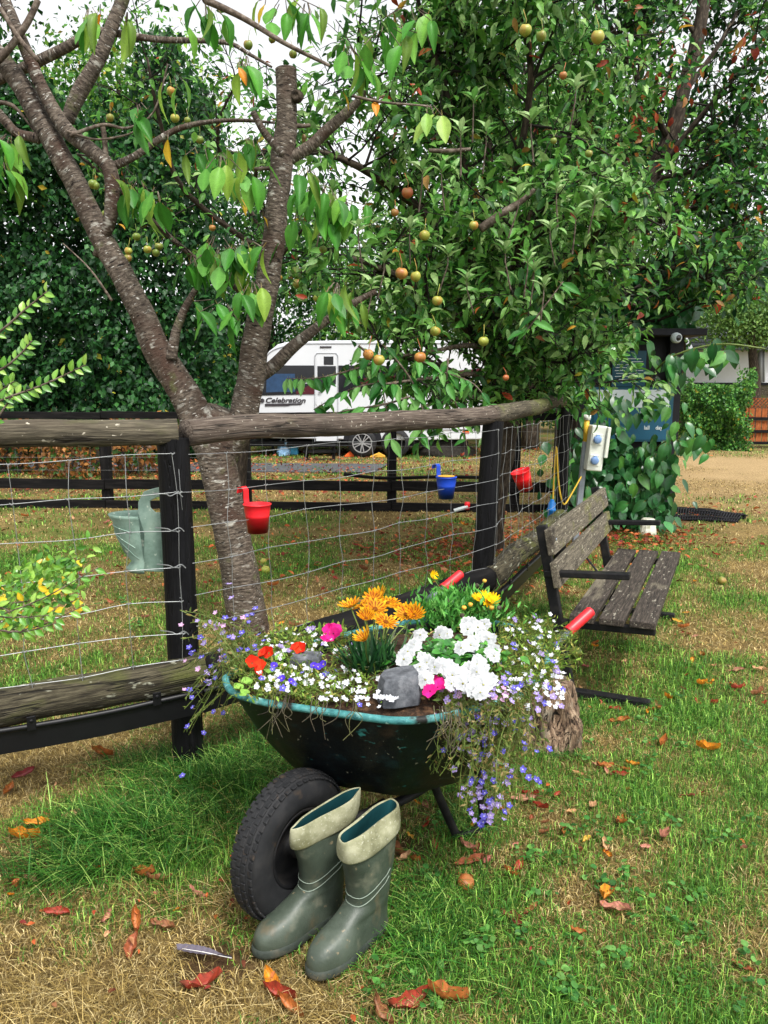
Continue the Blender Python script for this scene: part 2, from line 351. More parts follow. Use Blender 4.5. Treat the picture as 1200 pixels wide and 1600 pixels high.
def rot_from(d, n):
    y = Vector(d).normalized(); n = Vector(n); z = (n - y * n.dot(y)).normalized(); x = y.cross(z)
    return Matrix((x, y, z)).transposed().to_euler()

# smooth noise over the ground
_lat = np.random.default_rng(3).random((256, 256))
def vnoise(x, y, s, o=0):
    x = np.asarray(x, float) * s + o * 17.3 + 1000; y = np.asarray(y, float) * s + o * 9.1 + 1000
    xi = np.floor(x).astype(int); yi = np.floor(y).astype(int); fx = x - xi; fy = y - yi
    fx = fx * fx * (3 - 2 * fx); fy = fy * fy * (3 - 2 * fy)
    g = lambda a, b: _lat[a % 256, b % 256]
    return (g(xi, yi) * (1 - fx) + g(xi + 1, yi) * fx) * (1 - fy) + (g(xi, yi + 1) * (1 - fx) + g(xi + 1, yi + 1) * fx) * fy
def fbm(x, y, s, o=0):
    return (vnoise(x, y, s, o) + .5 * vnoise(x, y, s * 2.1, o + 1) + .25 * vnoise(x, y, s * 4.3, o + 2) + .12 * vnoise(x, y, s * 9, o + 3)) / 1.87
# (px, py, radius x m, radius y m, amount): + greener, - drier
SPOTS = [((60, 1560), .5, .3, -.32), ((250, 1450), .45, .3, -.28), ((60, 1300), .3, .3, .0), ((100, 1180), .5, .25, -.45), ((230, 1260), .35, .22, .7), ((330, 1200), .3, .25, .5),
         ((900, 1400), .7, .8, .2), ((650, 1420), .25, .3, .3), ((700, 1550), .3, .2, .0), ((1150, 1480), .2, .25, -.3), ((1000, 1060), .35, .5, .15), ((960, 1180), .25, .2, -.05),
         ((1120, 740), 6, 3.2, -.75), ((500, 900), 1.3, .9, .16), ((1150, 900), 1, 1, -.05), ((300, 740), 6, 3, -.08), ((120, 900), .8, .7, .15), ((650, 740), 2, 1.2, .35), ((820, 1000), .3, .3, .35), ((560, 1560), .35, .12, -.35)]
SPOTW = [(at(p[0], p[1], z=0), rx, ry, a) for p, rx, ry, a in SPOTS]
SOIL = [(at(340, 1500, z=0), .2, .12), (at(60, 1480, z=0), .12, .05), (at(180, 1490, z=0), .07, .05), (at(60, 760, z=0), 1, .5), (at(630, 1330, z=0), .12, .1)]
def green(x, y):
    g = (fbm(x, y, 1.3) - .5) * 1.7 + (fbm(x, y, 5, 7) - .5) * 1.3 + .37
    for p, rx, ry, a in SPOTW: g = g + a * np.exp(-((x - p.x) / rx) ** 2 - ((y - p.y) / ry) ** 2)
    return np.clip(g, 0, 1)
def sand(x, y):
    return np.clip(np.exp(-((x - 9.5) / 5.5) ** 2 - ((y - 13) / 4.2) ** 2) * 1.5 + (fbm(x, y, .8, 9) - .55) * .9, 0, 1) * (np.asarray(x) > 3.2)
def soil(x, y):
    g = np.zeros_like(np.asarray(x, float))
    for p, rx, ry in SOIL: g = np.maximum(g, np.exp(-((x - p.x) / rx) ** 2 - ((y - p.y) / ry) ** 2))
    return np.clip(g * 1.3 + (fbm(x, y, 3, 5) - .60 + .05 * (np.asarray(x) < -.1) * (np.asarray(y) < 3)) * 2.4, 0, 1)
def gz(x, y):
    return (fbm(x, y, .9, 11) - .5) * .03 * np.clip(np.asarray(y) * 0 + 1, 0, 1)
STRAW = np.array([hexc('96814a'), hexc('ac965c'), hexc('6f5d36'), hexc('cbb884'), hexc('7a6840')])
GREEN = np.array([hexc('4d7a24'), hexc('629334'), hexc('355f20'), hexc('92b852'), hexc('457a2c')])
# ---------------------------------------------------------------- ground
def weeds():
    P, D, S = [], [], []
    for i in range(150):
        p = at(rs.uniform(560, 1180), rs.uniform(1080, 1590), z=0) if i % 3 else at(rs.uniform(20, 560), rs.uniform(880, 1000), z=0)
        for k in range(rs.randint(5, 12)):
            a = rs.uniform(0, 6.28); P.append((p.x + rs.gauss(0, .02), p.y + rs.gauss(0, .02), rs.uniform(.015, .035))); D.append((math.cos(a), math.sin(a), .3)); S.append(rs.uniform(.012, .026))
    n = len(P); Nn = rng.normal(0, .25, (n, 3)); Nn[:, 2] += 1
    V, F, C = scatter(T_near(.42, .05, .1), np.array(P), np.array(D), Nn, np.array(S), leafcols(n, [hexc('4c8038'), hexc('3a6e30'), hexc('6a9a4c')], .3))
    npmesh('clover', V, F, C, 'leaf', kind='stuff')
def build_ground():
    a = np.sinh(np.linspace(-1, 1, 261) * 4.2); a = a / a.max() * 90
    b = np.sinh(np.linspace(0, 1, 321) * 4.6); b = b / b.max() * 220 - 1.0
    X, Y = np.meshgrid(a, b); Z = gz(X, Y) - .004
    g = green(X, Y); s = soil(X, Y)
    n1 = fbm(X, Y, 9, 4)[..., None]
    C = (1 - g[..., None]) * np.array(hexc('8a744a')) + g[..., None] * np.array(hexc('4c6428'))
    C = C * (.65 + .6 * n1); C = C * (1 - s[..., None]) + s[..., None] * np.array(hexc('4a3626')); sn = sand(X, Y)[..., None]; C = C * (1 - sn) + sn * np.array(hexc('a88f68')) * (.8 + .3 * n1)
    V = np.stack([X, Y, Z], -1).reshape(-1, 3); nx = X.shape[1]; ny = X.shape[0]
    i = (np.arange(ny - 1)[:, None] * nx + np.arange(nx - 1)[None]).ravel()
    F = np.stack([i, i + 1, i + nx + 1, i + nx], 1)
    m = bpy.data.materials.new('turf_soil'); m.use_nodes = True; N = m.node_tree.nodes; L = m.node_tree.links; p = N['Principled BSDF']
    at_ = N.new('ShaderNodeAttribute'); at_.attribute_name = 'Col'; tcn = N.new('ShaderNodeTexCoord')
    n = N.new('ShaderNodeTexNoise'); n.inputs['Scale'].default_value = 38; n.inputs['Detail'].default_value = 8; n.inputs['Roughness'].default_value = .75; L.new(tcn.outputs['Object'], n.inputs['Vector'])
    mr = N.new('ShaderNodeMapRange'); mr.inputs[1].default_value = .32; mr.inputs[2].default_value = .68; mr.inputs[3].default_value = .35; mr.inputs[4].default_value = 1.5; L.new(n.outputs['Fac'], mr.inputs[0])
    mx = N.new('ShaderNodeMix'); mx.data_type = 'RGBA'; mx.blend_type = 'MULTIPLY'; mx.inputs[0].default_value = 1; L.new(at_.outputs['Color'], mx.inputs[6]); L.new(mr.outputs[0], mx.inputs[7])
    L.new(mx.outputs[2], p.inputs['Base Color']); p.inputs['Roughness'].default_value = 1; p.inputs['Specular IOR Level'].default_value = .1
    bp = N.new('ShaderNodeBump'); bp.inputs['Strength'].default_value = 1; bp.inputs['Distance'].default_value = .02; L.new(n.outputs['Fac'], bp.inputs['Height']); L.new(bp.outputs[0], p.inputs['Normal'])
    M['ground'] = m
    npmesh('ground', V, F, C.reshape(-1, 3), 'ground', kind='structure', smooth=True)
build_ground(); weeds()
mb = MB(); p = [at(395, 742, z=.006), at(545, 742, z=.006), at(500, 716, z=.006), at(330, 716, z=.006)]
q = [Vector((-8, 13.4, .02)), Vector((-.2, 13.0, .02)), Vector((.1, 14.4, .02)), Vector((-8, 14.9, .02))]
mb.add(q, [(0, 1, 2, 3)]); mb.build('path', 'tarmac', kind='structure')

def blades(n, y0, y1, xs, h, wd, name, powr=1.0, lay=.0, mask=None):
    t = rng.random(n) ** powr; Y = y0 + (y1 - y0) * t; X = rng.uniform(-1, 1, n) * (Y * xs + .25)
    g = green(X, Y); s = soil(X, Y)
    keep = (s < .55 + rng.random(n) * .5) & (sand(X, Y) < .3 + rng.random(n) * .6)
    if mask is not None: keep &= mask(X, Y)
    X, Y, g = X[keep], Y[keep], g[keep]; n = len(X)
    isg = rng.random(n) < (g * 1.05 - .05) ** .8 * .93 + .04
    H = h * rng.uniform(.45, 1.25, n) * np.where(isg, .8 + .6 * g, .7); W = wd * rng.uniform(.6, 1.3, n)
    ang = rng.uniform(0, 2 * np.pi, n); lean = rng.uniform(.15, 1.1, n) + lay; lean = np.where(isg, lean, lean * 1.5 + .3)
    D = np.stack([np.cos(ang), np.sin(ang), np.zeros(n)], 1); side = np.stack([-np.sin(ang), np.cos(ang), np.zeros(n)], 1)
    P = np.stack([X, Y, gz(X, Y) - .004], 1); up = np.array([0, 0, 1.])
    c1 = P + D * (H * .35 * lean)[:, None] + up * (H * .55 / np.sqrt(1 + lean ** 2) * 1.25)[:, None]
    tw = rng.uniform(-.5, .5, (n, 1))
    c2 = P + D * (H * .95 * lean)[:, None] + side * tw * H[:, None] + up * (H * .85 / (1 + lean ** 2))[:, None]
    hw = (W / 2)[:, None]
    V = np.stack([P - side * hw, P + side * hw, c1 + side * hw * .8, c1 - side * hw * .8, c2], 1)
    k = np.arange(n)[:, None] * 5
    F = np.concatenate([k + np.array([[0, 1, 2]]), k + np.array([[0, 2, 3]]), k + np.array([[3, 2, 4]])], 0)
    C = np.where(isg[:, None], GREEN[rng.integers(0, 5, n)], STRAW[rng.integers(0, 5, n)]) * rng.uniform(.5, 1.6, (n, 1))
    npmesh(name, V.reshape(-1, 3), F, np.repeat(C, 5, 0), 'grass', kind='stuff')
blades(150000, 1.05, 3.4, .60, .043, .0025, 'lawn_grass', powr=.8)
blades(130000, 3.3, 7.5, .56, .042, .0040, 'lawn_grass', powr=.85)
blades(90000, 7.4, 19, .56, .05, .010, 'lawn_grass', powr=.75)
# long lush grass round the gate post and under the barrow
def tuft(cx, cy, rx, ry, n, h, w_, name='long_grass', cols=None):
    a = rng.normal(0, 1, n) * .5; b = rng.normal(0, 1, n) * .5; X = cx + a * rx; Y = cy + b * ry
    H = h * rng.uniform(.5, 1.2, n); ang = rng.normal(-1.9, 1.3, n); lean = rng.uniform(.3, 1.9, n)
    D = np.stack([np.cos(ang), np.sin(ang), np.zeros(n)], 1); side = np.stack([-np.sin(ang), np.cos(ang), np.zeros(n)], 1); P = np.stack([X, Y, gz(X, Y) - .004], 1)
    ts = [0, .35, .7, 1]; ring = []
    for t in ts:
        c = P + D * (H * lean * t ** 1.6 * .8)[:, None] + np.array([0, 0, 1.]) * (H * (t - .38 * lean * t * t) / 1.05)[:, None]
        c[:, 2] = np.maximum(c[:, 2], .004)
        hw = w_ * (1 - t * .75) / 2
        ring += [c - side * hw, c + side * hw]
    V = np.stack(ring, 1); k = np.arange(n)[:, None] * 8
    F = np.concatenate([k + np.array([[2 * i, 2 * i + 1, 2 * i + 3]]) for i in range(3)] + [k + np.array([[2 * i, 2 * i + 3, 2 * i + 2]]) for i in range(3)], 0)
    cc = cols if cols is not None else GREEN
    C = cc[rng.integers(0, len(cc), n)] * rng.uniform(.6, 1.7, (n, 1))
    return V.reshape(-1, 3), F, np.repeat(C, 8, 0)
def join(parts):
    V, F, C, o = [], [], [], 0
    for v, f, c in parts: V.append(v); F.append(f + o); C.append(c); o += len(v)
    return np.concatenate(V), np.concatenate(F), np.concatenate(C)
TUFTG = np.array([hexc('35661f'), hexc('4a7d2c'), hexc('28501c'), hexc('86a552'), hexc('3d7030')])
tl = []
for px, py, rx, ry, n, h in [(230, 1300, .32, .16, 1500, .15), (120, 1360, .22, .1, 500, .14), (330, 1225, .26, .16, 1100, .15), (250, 1195, .2, .1, 500, .12), (390, 1200, .2, .2, 600, .11), (650, 1480, .13, .2, 420, .09),
                             (420, 1150, .3, .3, 900, .10), (660, 1400, .16, .16, 320, .09), (720, 1290, .14, .14, 260, .09), (840, 960, .3, .4, 1000, .10), (890, 1120, .2, .14, 450, .08), (870, 1180, .16, .08, 250, .07),
                             (1010, 1010, .25, .1, 300, .06), (800, 1480, .2, .2, 300, .06), (760, 1230, .2, .15, 260, .08), (1000, 840, .5, .3, 600, .10), (620, 1545, .1, .08, 120, .06)]:
    p = at(px, py, z=0); tl.append(tuft(p.x, p.y, rx, ry, n, h, .0048, cols=TUFTG))
V, F, C = join(tl); npmesh('long_grass', V, F, C, 'grass', kind='stuff')
tl = []
for px, py, rx, ry, n, h in [(60, 1560, .3, .16, 500, .08), (300, 1400, .3, .12, 350, .08), (200, 1560, .3, .1, 350, .08), (560, 1570, .3, .1, 420, .07), (350, 1300, .2, .12, 250, .1), (1170, 1500, .15, .3, 400, .06), (250, 1240, .4, .2, 160, .15), (100, 1180, .3, .15, 300, .06), (650, 1250, .15, .15, 200, .05), (1000, 1200, .3, .2, 200, .05), (450, 1580, .1, .05, 120, .08)]:
    p = at(px, py, z=0); tl.append(tuft(p.x, p.y, rx, ry, n, h, .0022, cols=STRAW))
V, F, C = join(tl); npmesh('dry_grass', V, F, C, 'grass', kind='stuff')

# ---------------------------------------------------------------- fallen leaves
RED = [hexc('8c2a20'), hexc('9c3a28'), hexc('7a2426')]; ORG = [hexc('a85a2a'), hexc('b06832'), hexc('955030')]; YEL = [hexc('e0962a'), hexc('d88a22'), hexc('d9a63c')]; BRN = [hexc('6b4028'), hexc('8a5a3a'), hexc('a3735a')]; PNK = [hexc('a0594e'), hexc('b57864')]; TAN = [hexc('c09060'), hexc('cfa076')]
def dry_leaf_mesh(cols, curl, seed, nm='fallen_leaf'):
    r = random.Random(seed); V, F = [], []; m = 7; n = 14
    c = r.choice(cols); ph = [r.uniform(0, 6.28) for _ in range(5)]; bend = r.uniform(-.16, .16)
    for i in range(n):
        t = i / (n - 1); wv = .23 * math.sin(math.pi * min(1, t * .96 + .03)) ** .75 * (1 + .10 * math.sin(t * 17 + ph[0]) * .6)
        for j in range(m):
            s = (j / (m - 1) * 2 - 1)
            z = curl * .20 * s * s + curl * .22 * (t - .5) ** 2 * 2 + .035 * abs(s) * math.sin(t * 15 + ph[1] + s) + .030 * math.sin(t * 9 + ph[2]) * s + .02 * math.sin(7 * s + ph[3] + 8 * t) - .02 * (j == m // 2) + r.uniform(-.008, .008) + .01
            jag = 1 + (.10 * (i % 2) - .05 if j in (0, m - 1) else 0)
            V.append((s * wv * jag * (1 - .28 * curl * abs(s)) + bend * math.sin(math.pi * t), t - .5 + .05 * abs(s) + .02 * s * r.uniform(-1, 1), z))
    for i in range(n - 1):
        for j in range(m - 1): a = i * m + j; F.append((a, a + 1, a + m + 1, a + m))
    st = len(V); V += [(-.008, -.5, .02), (.008, -.5, .02), (.012 + .06 * r.uniform(-1, 1), -.78, .03)]; F.append((st, st + 1, st + 2))
    mb = MB(); mb.add(V, F, None, c); brown = hexc('4a2c1a'); pale = tuple(min(1, v * 1.25 + .06) for v in c)
    for k in range(len(mb.c) - 3):
        i, jj = divmod(k, m); e = abs(jj - m // 2) / (m // 2); q = .5 + .5 * math.sin(i * 1.7 + jj * .9 + ph[4]); mixb = .35 * (q > .7) + .45 * (e > .9) * (i % 3 == 0) + (.55 if i > n - 3 else 0) * (ph[0] > 3)
        base = pale if jj == m // 2 else tuple(v * (.82 if (i + abs(jj - m // 2)) % 2 else 1.08) for v in c)
        mb.c[k] = tuple(v * (1 - mixb) + b_ * mixb for v, b_ in zip(base, brown))
    o = mb.build(nm, 'dryleaf', smooth=True); col.objects.unlink(o); return o
PROTO = {k: [dry_leaf_mesh(c, cu, 10 + i) for i, cu in enumerate((.35, .8, 1.2, .6))] for k, c in dict(red=RED, org=ORG, yel=YEL, brn=BRN, pnk=PNK, tan=TAN).items()}
def drop(px, py, kind, size, label, group=None, ang=None, rnd=rs, pos=None, tilt=.35):
    p = pos if pos is not None else at(px, py, z=0); o = rnd.choice(PROTO[kind]).copy(); o.name = 'fallen_leaf'; col.objects.link(o)
    o.location = (p.x, p.y, .008 + float(gz(p.x, p.y)) + .08 * size)
    o.rotation_euler = (rnd.uniform(-tilt, tilt), rnd.uniform(-tilt, tilt), ang if ang is not None else rnd.uniform(0, 6.28)); o.scale = (size, size, size)
    tag(o, label, 'leaf', group)
LV = [(320, 1540, 'red', .10, 'bright red fallen leaf on bare soil just below the feather', 1.8), (425, 1545, 'yel', .09, 'orange curled leaf on top of the red one, below the left boot', .4), (440, 1560, 'red', .09, 'crimson leaf under the orange one, below the boot toes', 1.2), (455, 1580, 'org', .08, 'rusty leaf in the straw directly under the boot toes', .9),
      (640, 1570, 'red', .11, 'large red orange leaf in the grass at the bottom of the picture', 2.0), (700, 1568, 'org', .10, 'flat orange leaf beside the large red one at the bottom edge', 1.4), (600, 1590, 'brn', .08, 'brown curled leaf on dry grass at the bottom edge', .7),
      (40, 1315, 'yel', .10, 'lower of two yellow orange leaves lying parallel in the long grass', 1.6), (60, 1293, 'yel', .085, 'upper of two yellow orange leaves lying parallel in the long grass', 1.75), (112, 1280, 'tan', .075, 'pale tan leaf beside the two yellow ones in the long grass', 2.4),
      (338, 1237, 'yel', .085, 'upright orange leaf in green grass left of the black tyre', -.6), (232, 1306, 'brn', .09, 'long brown leaf lying on the lush grass tuft', 1.1), (160, 1181, 'org', .09, 'orange leaf on straw just under the lower fence board', 1.5), (38, 1212, 'red', .09, 'rusty twisted leaf on the straw near the left edge', 2.4), (12, 1240, 'org', .08, 'orange leaf standing in straw at the left edge', .1),
      (228, 1372, 'org', .09, 'crumpled orange leaf at the edge of the bare patch', 1.1), (250, 1378, 'brn', .08, 'dark brown leaf beside the crumpled orange one', 2), (212, 1450, 'org', .085, 'orange leaf curled up on the bare soil patch', .4), (208, 1485, 'org', .08, 'orange leaf pointing at the feather from the left', 0), (165, 1358, 'org', .07, 'small orange leaf below the long grass tuft', 2.3),
      (50, 1380, 'pnk', .06, 'small pink leaf in the dry grass at left', 1.1), (75, 1362, 'brn', .08, 'dark brown curled leaf on the dry grass at left', 1.6), (25, 1390, 'org', .07, 'little orange leaf near the left edge below the tuft', .6), (307, 1400, 'pnk', .06, 'pink crinkled leaf in straw left of the tyre', 1.2), (90, 1432, 'red', .07, 'dark red leaf half sunk in the straw', 1.7), (255, 1452, 'brn', .07, 'brown leaf on soil left of the feather', 1.5),
      (950, 1413, 'yel', .10, 'big bright orange leaf standing in the lawn at right', -.6), (963, 1432, 'pnk', .085, 'pinkish leaf under the big bright orange one', 1.3), (808, 1445, 'red', .065, 'red leaf in the green lawn below the barrow leg', .2), (800, 1440, 'brn', .06, 'brown leaf touching the small red one in the lawn', 1.2), (808, 1362, 'red', .065, 'crimson folded leaf in the lawn right of the boots', -.5), (798, 1372, 'org', .05, 'orange scrap beside the crimson folded leaf', 1.2),
      (735, 1352, 'org', .10, 'long orange leaf in the lawn right of the boots', 1.9), (830, 1428, 'org', .06, 'small orange leaf pair in the lawn', 2.2), (903, 1463, 'org', .045, 'tiny orange leaf below the big bright orange one', 1.3), (820, 1253, 'brn', .10, 'large brown curled leaf below the gnarled stump', 1.7), (775, 1271, 'red', .07, 'pink red rolled leaf under the trailing blue flowers', 1.3),
      (968, 1292, 'org', .085, 'tan orange rolled leaf in the middle of the right lawn', 2.5), (1038, 1316, 'pnk', .08, 'salmon leaf in the right lawn', 2.4), (1008, 1332, 'pnk', .045, 'small pale pink leaf left of the salmon one', 1.8), (1105, 1178, 'yel', .10, 'wide yellow double leaf on the right lawn', 1.5), (988, 1199, 'yel', .055, 'small yellow leaf right of the stump', 1.2), (945, 1203, 'org', .075, 'orange leaf lying right of the stump', 1.7),
      (1036, 1168, 'org', .085, 'long rust leaf in the lawn below the bench foot', 2.5), (970, 1133, 'org', .085, 'long orange leaf in front of the bench foot', 1.5), (1077, 1248, 'red', .06, 'red leaf in the right lawn', 1.6), (1155, 1080, 'red', .065, 'red leaf near the right edge level with the bench foot', 1.4), (1096, 1073, 'yel', .075, 'yellow leaf right of the bench foot', 2), (1115, 1105, 'red', .07, 'crimson leaf curled right of the bench foot', 2.1),
      (620, 1335, 'brn', .07, 'brown leaf right behind the boot tops', .8), (632, 1345, 'tan', .06, 'tan leaf standing by the right boot', 2.1), (650, 1350, 'org', .05, 'small orange leaf by the right boot', .7), (728, 1377, 'org', .05, 'rotting orange windfall skin in the lawn', 1), (1160, 1520, 'org', .06, 'orange leaf near the right bottom corner', .5)]
for px, py, k, s, lab, a in LV: drop(px, py, k, s, lab, ang=a)
zones = [((620, 1200, 1000, 1350), 34, 'leaf on the lawn right of the barrow', 'leaves on the lawn beside the barrow', .8), ((900, 850, 1200, 1120), 52, 'leaf in front of the bench', 'leaves in front of the bench', 1),
         ((0, 790, 800, 1010), 80, 'leaf behind the wire mesh', 'leaves inside the paddock', 1.15), ((0, 1180, 420, 1500), 22, 'leaf scrap in the dry grass', 'leaf scraps in dry grass', .6)]
KW = dict(org='orange', red='red', brn='brown', yel='yellow', pnk='pinkish', tan='tan')
for (x0, y0, x1, y1), n, lab, grp, sz in zones:
    for i in range(n):
        px, py = rs.uniform(x0, x1), rs.uniform(y0, y1); k = rs.choice(['org', 'red', 'brn', 'org', 'yel', 'pnk', 'tan']); s_ = rs.uniform(.035, .08) * sz
        if grp.startswith('leaves inside'): zn = ('left of the thick post' if px < 290 else 'between trunk and red bucket' if px < 430 else 'in the middle of the paddock' if px < 620 else 'near the leaning post')
        elif grp.startswith('leaves in front'): zn = 'close to the seat' if px < 1060 else 'out towards the drive'
        elif grp.startswith('leaves on'): zn = 'near the stump' if px < 830 else 'on the open grass'
        else: zn = 'close to the tyre' if px > 210 else 'at the left edge'
        sw = 'small' if s_ < .055 * sz else 'larger'
        drop(px, py, k, s_, f"{sw} {KW[k]} fallen {lab}, {zn}", f"{grp}, {sw} {KW[k]} {zn}")
# drifts of leaves nobody could count
def litter(name, areas, n, s):
    P = []
    for (px, py, rx, ry), k in areas:
        c = at(px, py, z=0); P.append(np.stack([c.x + rng.normal(0, rx, k), c.y + rng.normal(0, ry, k), rng.uniform(.01, .035, k)], 1))
    P = np.concatenate(P); n = len(P); D = rng.normal(0, 1, (n, 3)); D[:, 2] *= .35; Nn = rng.normal(0, .35, (n, 3)); Nn[:, 2] += 1
    C = leafcols(n, [hexc('8c3a22'), hexc('a8542c'), hexc('6b3a26'), hexc('b46a3a'), hexc('7a2a22'), hexc('9a6a48')], .3)
    V, F, C = scatter(T_near(.28, .14, .15), P, D, Nn, rng.uniform(.6, 1.2, n) * s, C); npmesh(name, V, F, C, 'dryleaf', kind='stuff')
litter('leaf_litter', [((790, 855, .5, .7), 700), ((960, 835, .45, .5), 900), ((700, 870, .5, .6), 350), ((200, 760, 2.5, .9), 600), ((500, 850, 1.4, .8), 220), ((300, 900, .8, .5), 120)], 0, .055)
litter('leaf_scraps', [((250, 1420, .45, .25), 60), ((900, 1250, .8, .8), 60), ((500, 900, 1.0, .6), 80), ((1000, 1050, .8, .8), 60)], 0, .022)
litter('leaf_litter', [((200, 722, 3.2, 1.3), 1900), ((690, 704, 2.0, 1.0), 700), ((560, 745, 2, 1.0), 400), ((1120, 800, 1.2, .8), 120), ((440, 760, 2, 1.2), 500)], 0, .075)
# ---------------------------------------------------------------- wire and log fence in front
def wob(a, b, n, amp, seed):
    r = random.Random(seed); a, b = Vector(a), Vector(b); out = []
    ph = [r.uniform(0, 6.28) for _ in range(4)]
    for i in range(n + 1):
        t = i / n; o = math.sin(t * 5 + ph[0]) * .6 + math.sin(t * 13 + ph[1]) * .4
        o2 = math.sin(t * 6 + ph[2]) * .6 + math.sin(t * 11 + ph[3]) * .4
        e = min(1, 8 * t, 8 * (1 - t))
        out.append(a.lerp(b, t) + Vector((o2 * amp * .5, 0, o * amp)) * e)
    return out
P0 = at(0, 1195, z=0); P1 = Vector((-.785, 2.88, 0)); P2 = Vector((.555, 4.40, 0)); P3 = Vector((1.53, 6.52, 0))
PL = Vector((-2.75, 2.12, 0))
fen = thing('wire_mesh_fence', 'rustic paddock fence with round log rails, thick black posts and sagging square wire mesh', 'fence', (-.82, 2.88, 0))
def post(a, b, r, seed):
    m = MB(); n = 12; m.tube([Vector(a).lerp(Vector(b), i / n) for i in range(n + 1)], [r * (1.02 - .04 * i / n) for i in range(n + 1)], 22, rough=.02, seed=seed); m.build('post', 'post_black', fen, smooth=False)
post(P1 + Vector((0, 0, -.1)), P1 + Vector((-.004, 0, 1.30)), .060, 1)
post(P2 + Vector((-.0, 0, -.1)), P2 + Vector((.075, .05, 1.29)), .062, 2)
post(P3 + Vector((0, 0, -.1)), P3 + Vector((-.01, 0, 1.36)), .05, 3)
post(PL + Vector((0, 0, -.1)), PL + Vector((0, 0, 1.3)), .07, 4)
def rail(name, a, b, r, mat, seed, amp=.012, seg=18, rough=.05, r2=None):
    n = 44; L = wob(a, b, n, amp, seed); m = MB(); m.tube(L, [r + ((r2 or r) - r) * i / n for i in range(n + 1)], seg, rough=rough, seed=seed); return m.build(name, mat, fen, smooth=True)
h0 = 1.325
rail('top_rail', (-2.9, 2.05, h0 - .02), (-.77, 2.87, h0), .048, 'rail_pale', 5)
o = rail('top_rail', (-.745, 2.90, h0 - .005), (.625, 4.44, 1.325), .050, 'rail_grey', 8, amp=.010, r2=.052); o['label'] = 'grey cracked middle rail'
rail('top_rail', (.60, 4.41, 1.325), (1.53, 6.56, 1.365), .056, 'rail_pale', 11, r2=.052)
zl = .385
rail('lower_log', (-2.75, 2.0, .30), (-.70, 2.86, .40), .068, 'rail_low', 14, amp=.014, rough=.07)
rail('lower_log', (-.70, 2.86, zl), (.60, 4.34, zl), .07, 'black_rail', 16, amp=.01, rough=.06)
rail('lower_log', (.61, 4.33, zl), (1.50, 6.42, zl), .072, 'rail_low', 18, amp=.014, rough=.07)
def board(a, b, seed):
    n = 26; top = wob(a, b, n, .010, seed); m = MB(); d = (Vector(b) - Vector(a)).normalized(); out = Vector((d.y, -d.x, 0))
    vs = []
    for p in top: vs += [p + out * .012, p - out * .012, p - out * .012 + Vector((0, 0, -.086)), p + out * .012 + Vector((0, 0, -.086))]
    fs = [(4 * i + k, 4 * i + (k + 1) % 4, 4 * i + 4 + (k + 1) % 4, 4 * i + 4 + k) for i in range(n) for k in range(4)] + [(3, 2, 1, 0), (4 * n, 4 * n + 1, 4 * n + 2, 4 * n + 3)]
    m.add(vs, fs); bd_ = m.build('board', 'black_plastic', fen)
    m = MB(); m.tube([p + out * .016 + Vector((0, 0, .002)) for p in top], .011, 8); under(m.build('lip', 'black_plastic', fen, smooth=True), bd_)
    for t in (.08, .3, .52, .74, .93):
        p = top[int(t * n)]; m = MB(); m.box(p + out * .024 + Vector((0, 0, .016)), (.03, .008, .052), (d, out, Vector((0, 0, 1)))); m.lathe([(0, .006), (.006, .005), (.008, 0)], 8, p + out * .028 + Vector((0, 0, .026)), out)
        under(m.build('bracket', 'black_plastic', fen, bevel=.002), bd_)
board((-2.72, 1.90, .265), (-.70, 2.79, .34), 31); board((-.70, 2.79, .34), (.66, 4.27, .325), 33); board((.66, 4.27, .325), (1.56, 6.38, .325), 35)
wz = [1.245, 1.10, .965, .825, .695, .57, .455]
def wires(a, b, spacing, seed, off):
    r = random.Random(seed); a, b = Vector(a), Vector(b); L = (b - a).length; nv = int(L / spacing); d = (b - a) / L; out = Vector((d.y, -d.x, 0))
    a = a + out * off; b = b + out * off
    grid = {}
    for i in range(nv + 1):
        for k in range(len(wz)):
            grid[i, k] = a.lerp(b, i / nv) + d * r.uniform(-.012, .012) + out * r.uniform(-.012, .012) + Vector((0, 0, wz[k] + r.uniform(-.009, .009) - .012 * math.sin(math.pi * i / nv)))
    for k in range(len(wz)):
        m = MB(); m.tube(smooth_path([grid[i, k] for i in range(nv + 1)], 3), .0014, 4, cap=False); m.build('wire', 'wire', fen)
    for i in range(nv + 1):
        m = MB(); pts = [grid[i, k] + d * r.uniform(-.004, .004) for k in range(len(wz))]; pts.append(pts[-1] + Vector((0, 0, -.07))); m.tube(smooth_path(pts, 3), .0012, 4, cap=False)
        for k in range(len(wz)): m.tube([grid[i, k] - d * .008 + Vector((0, 0, .003)), grid[i, k] + Vector((0, 0, -.002)), grid[i, k] + d * .008 + Vector((0, 0, .003))], .0028, 5)
        m.build('wire', 'wire', fen)
wires((-2.6, 2.13, 0), (-.80, 2.87, 0), .165, 41, .072); wires((-.80, 2.87, 0), (.60, 4.42, 0), .195, 42, .06); wires((.60, 4.42, 0), (1.53, 6.52, 0), .16, 43, .056)
for k, z in enumerate((1.1, .97, .83, .57)):          # twisted wire ends on the thick post
    p = P1 + Vector((-.02, -.078, z)); m = MB(); m.tube(smooth_path([p + Vector((-.05, .02, .0)), p, p + Vector((.02, -.008, -.006)), p + Vector((.045, .0, .004)), p + Vector((.06, .01, -.012))], 4), .0022, 5); m.build('wire_tie', 'wire', fen)

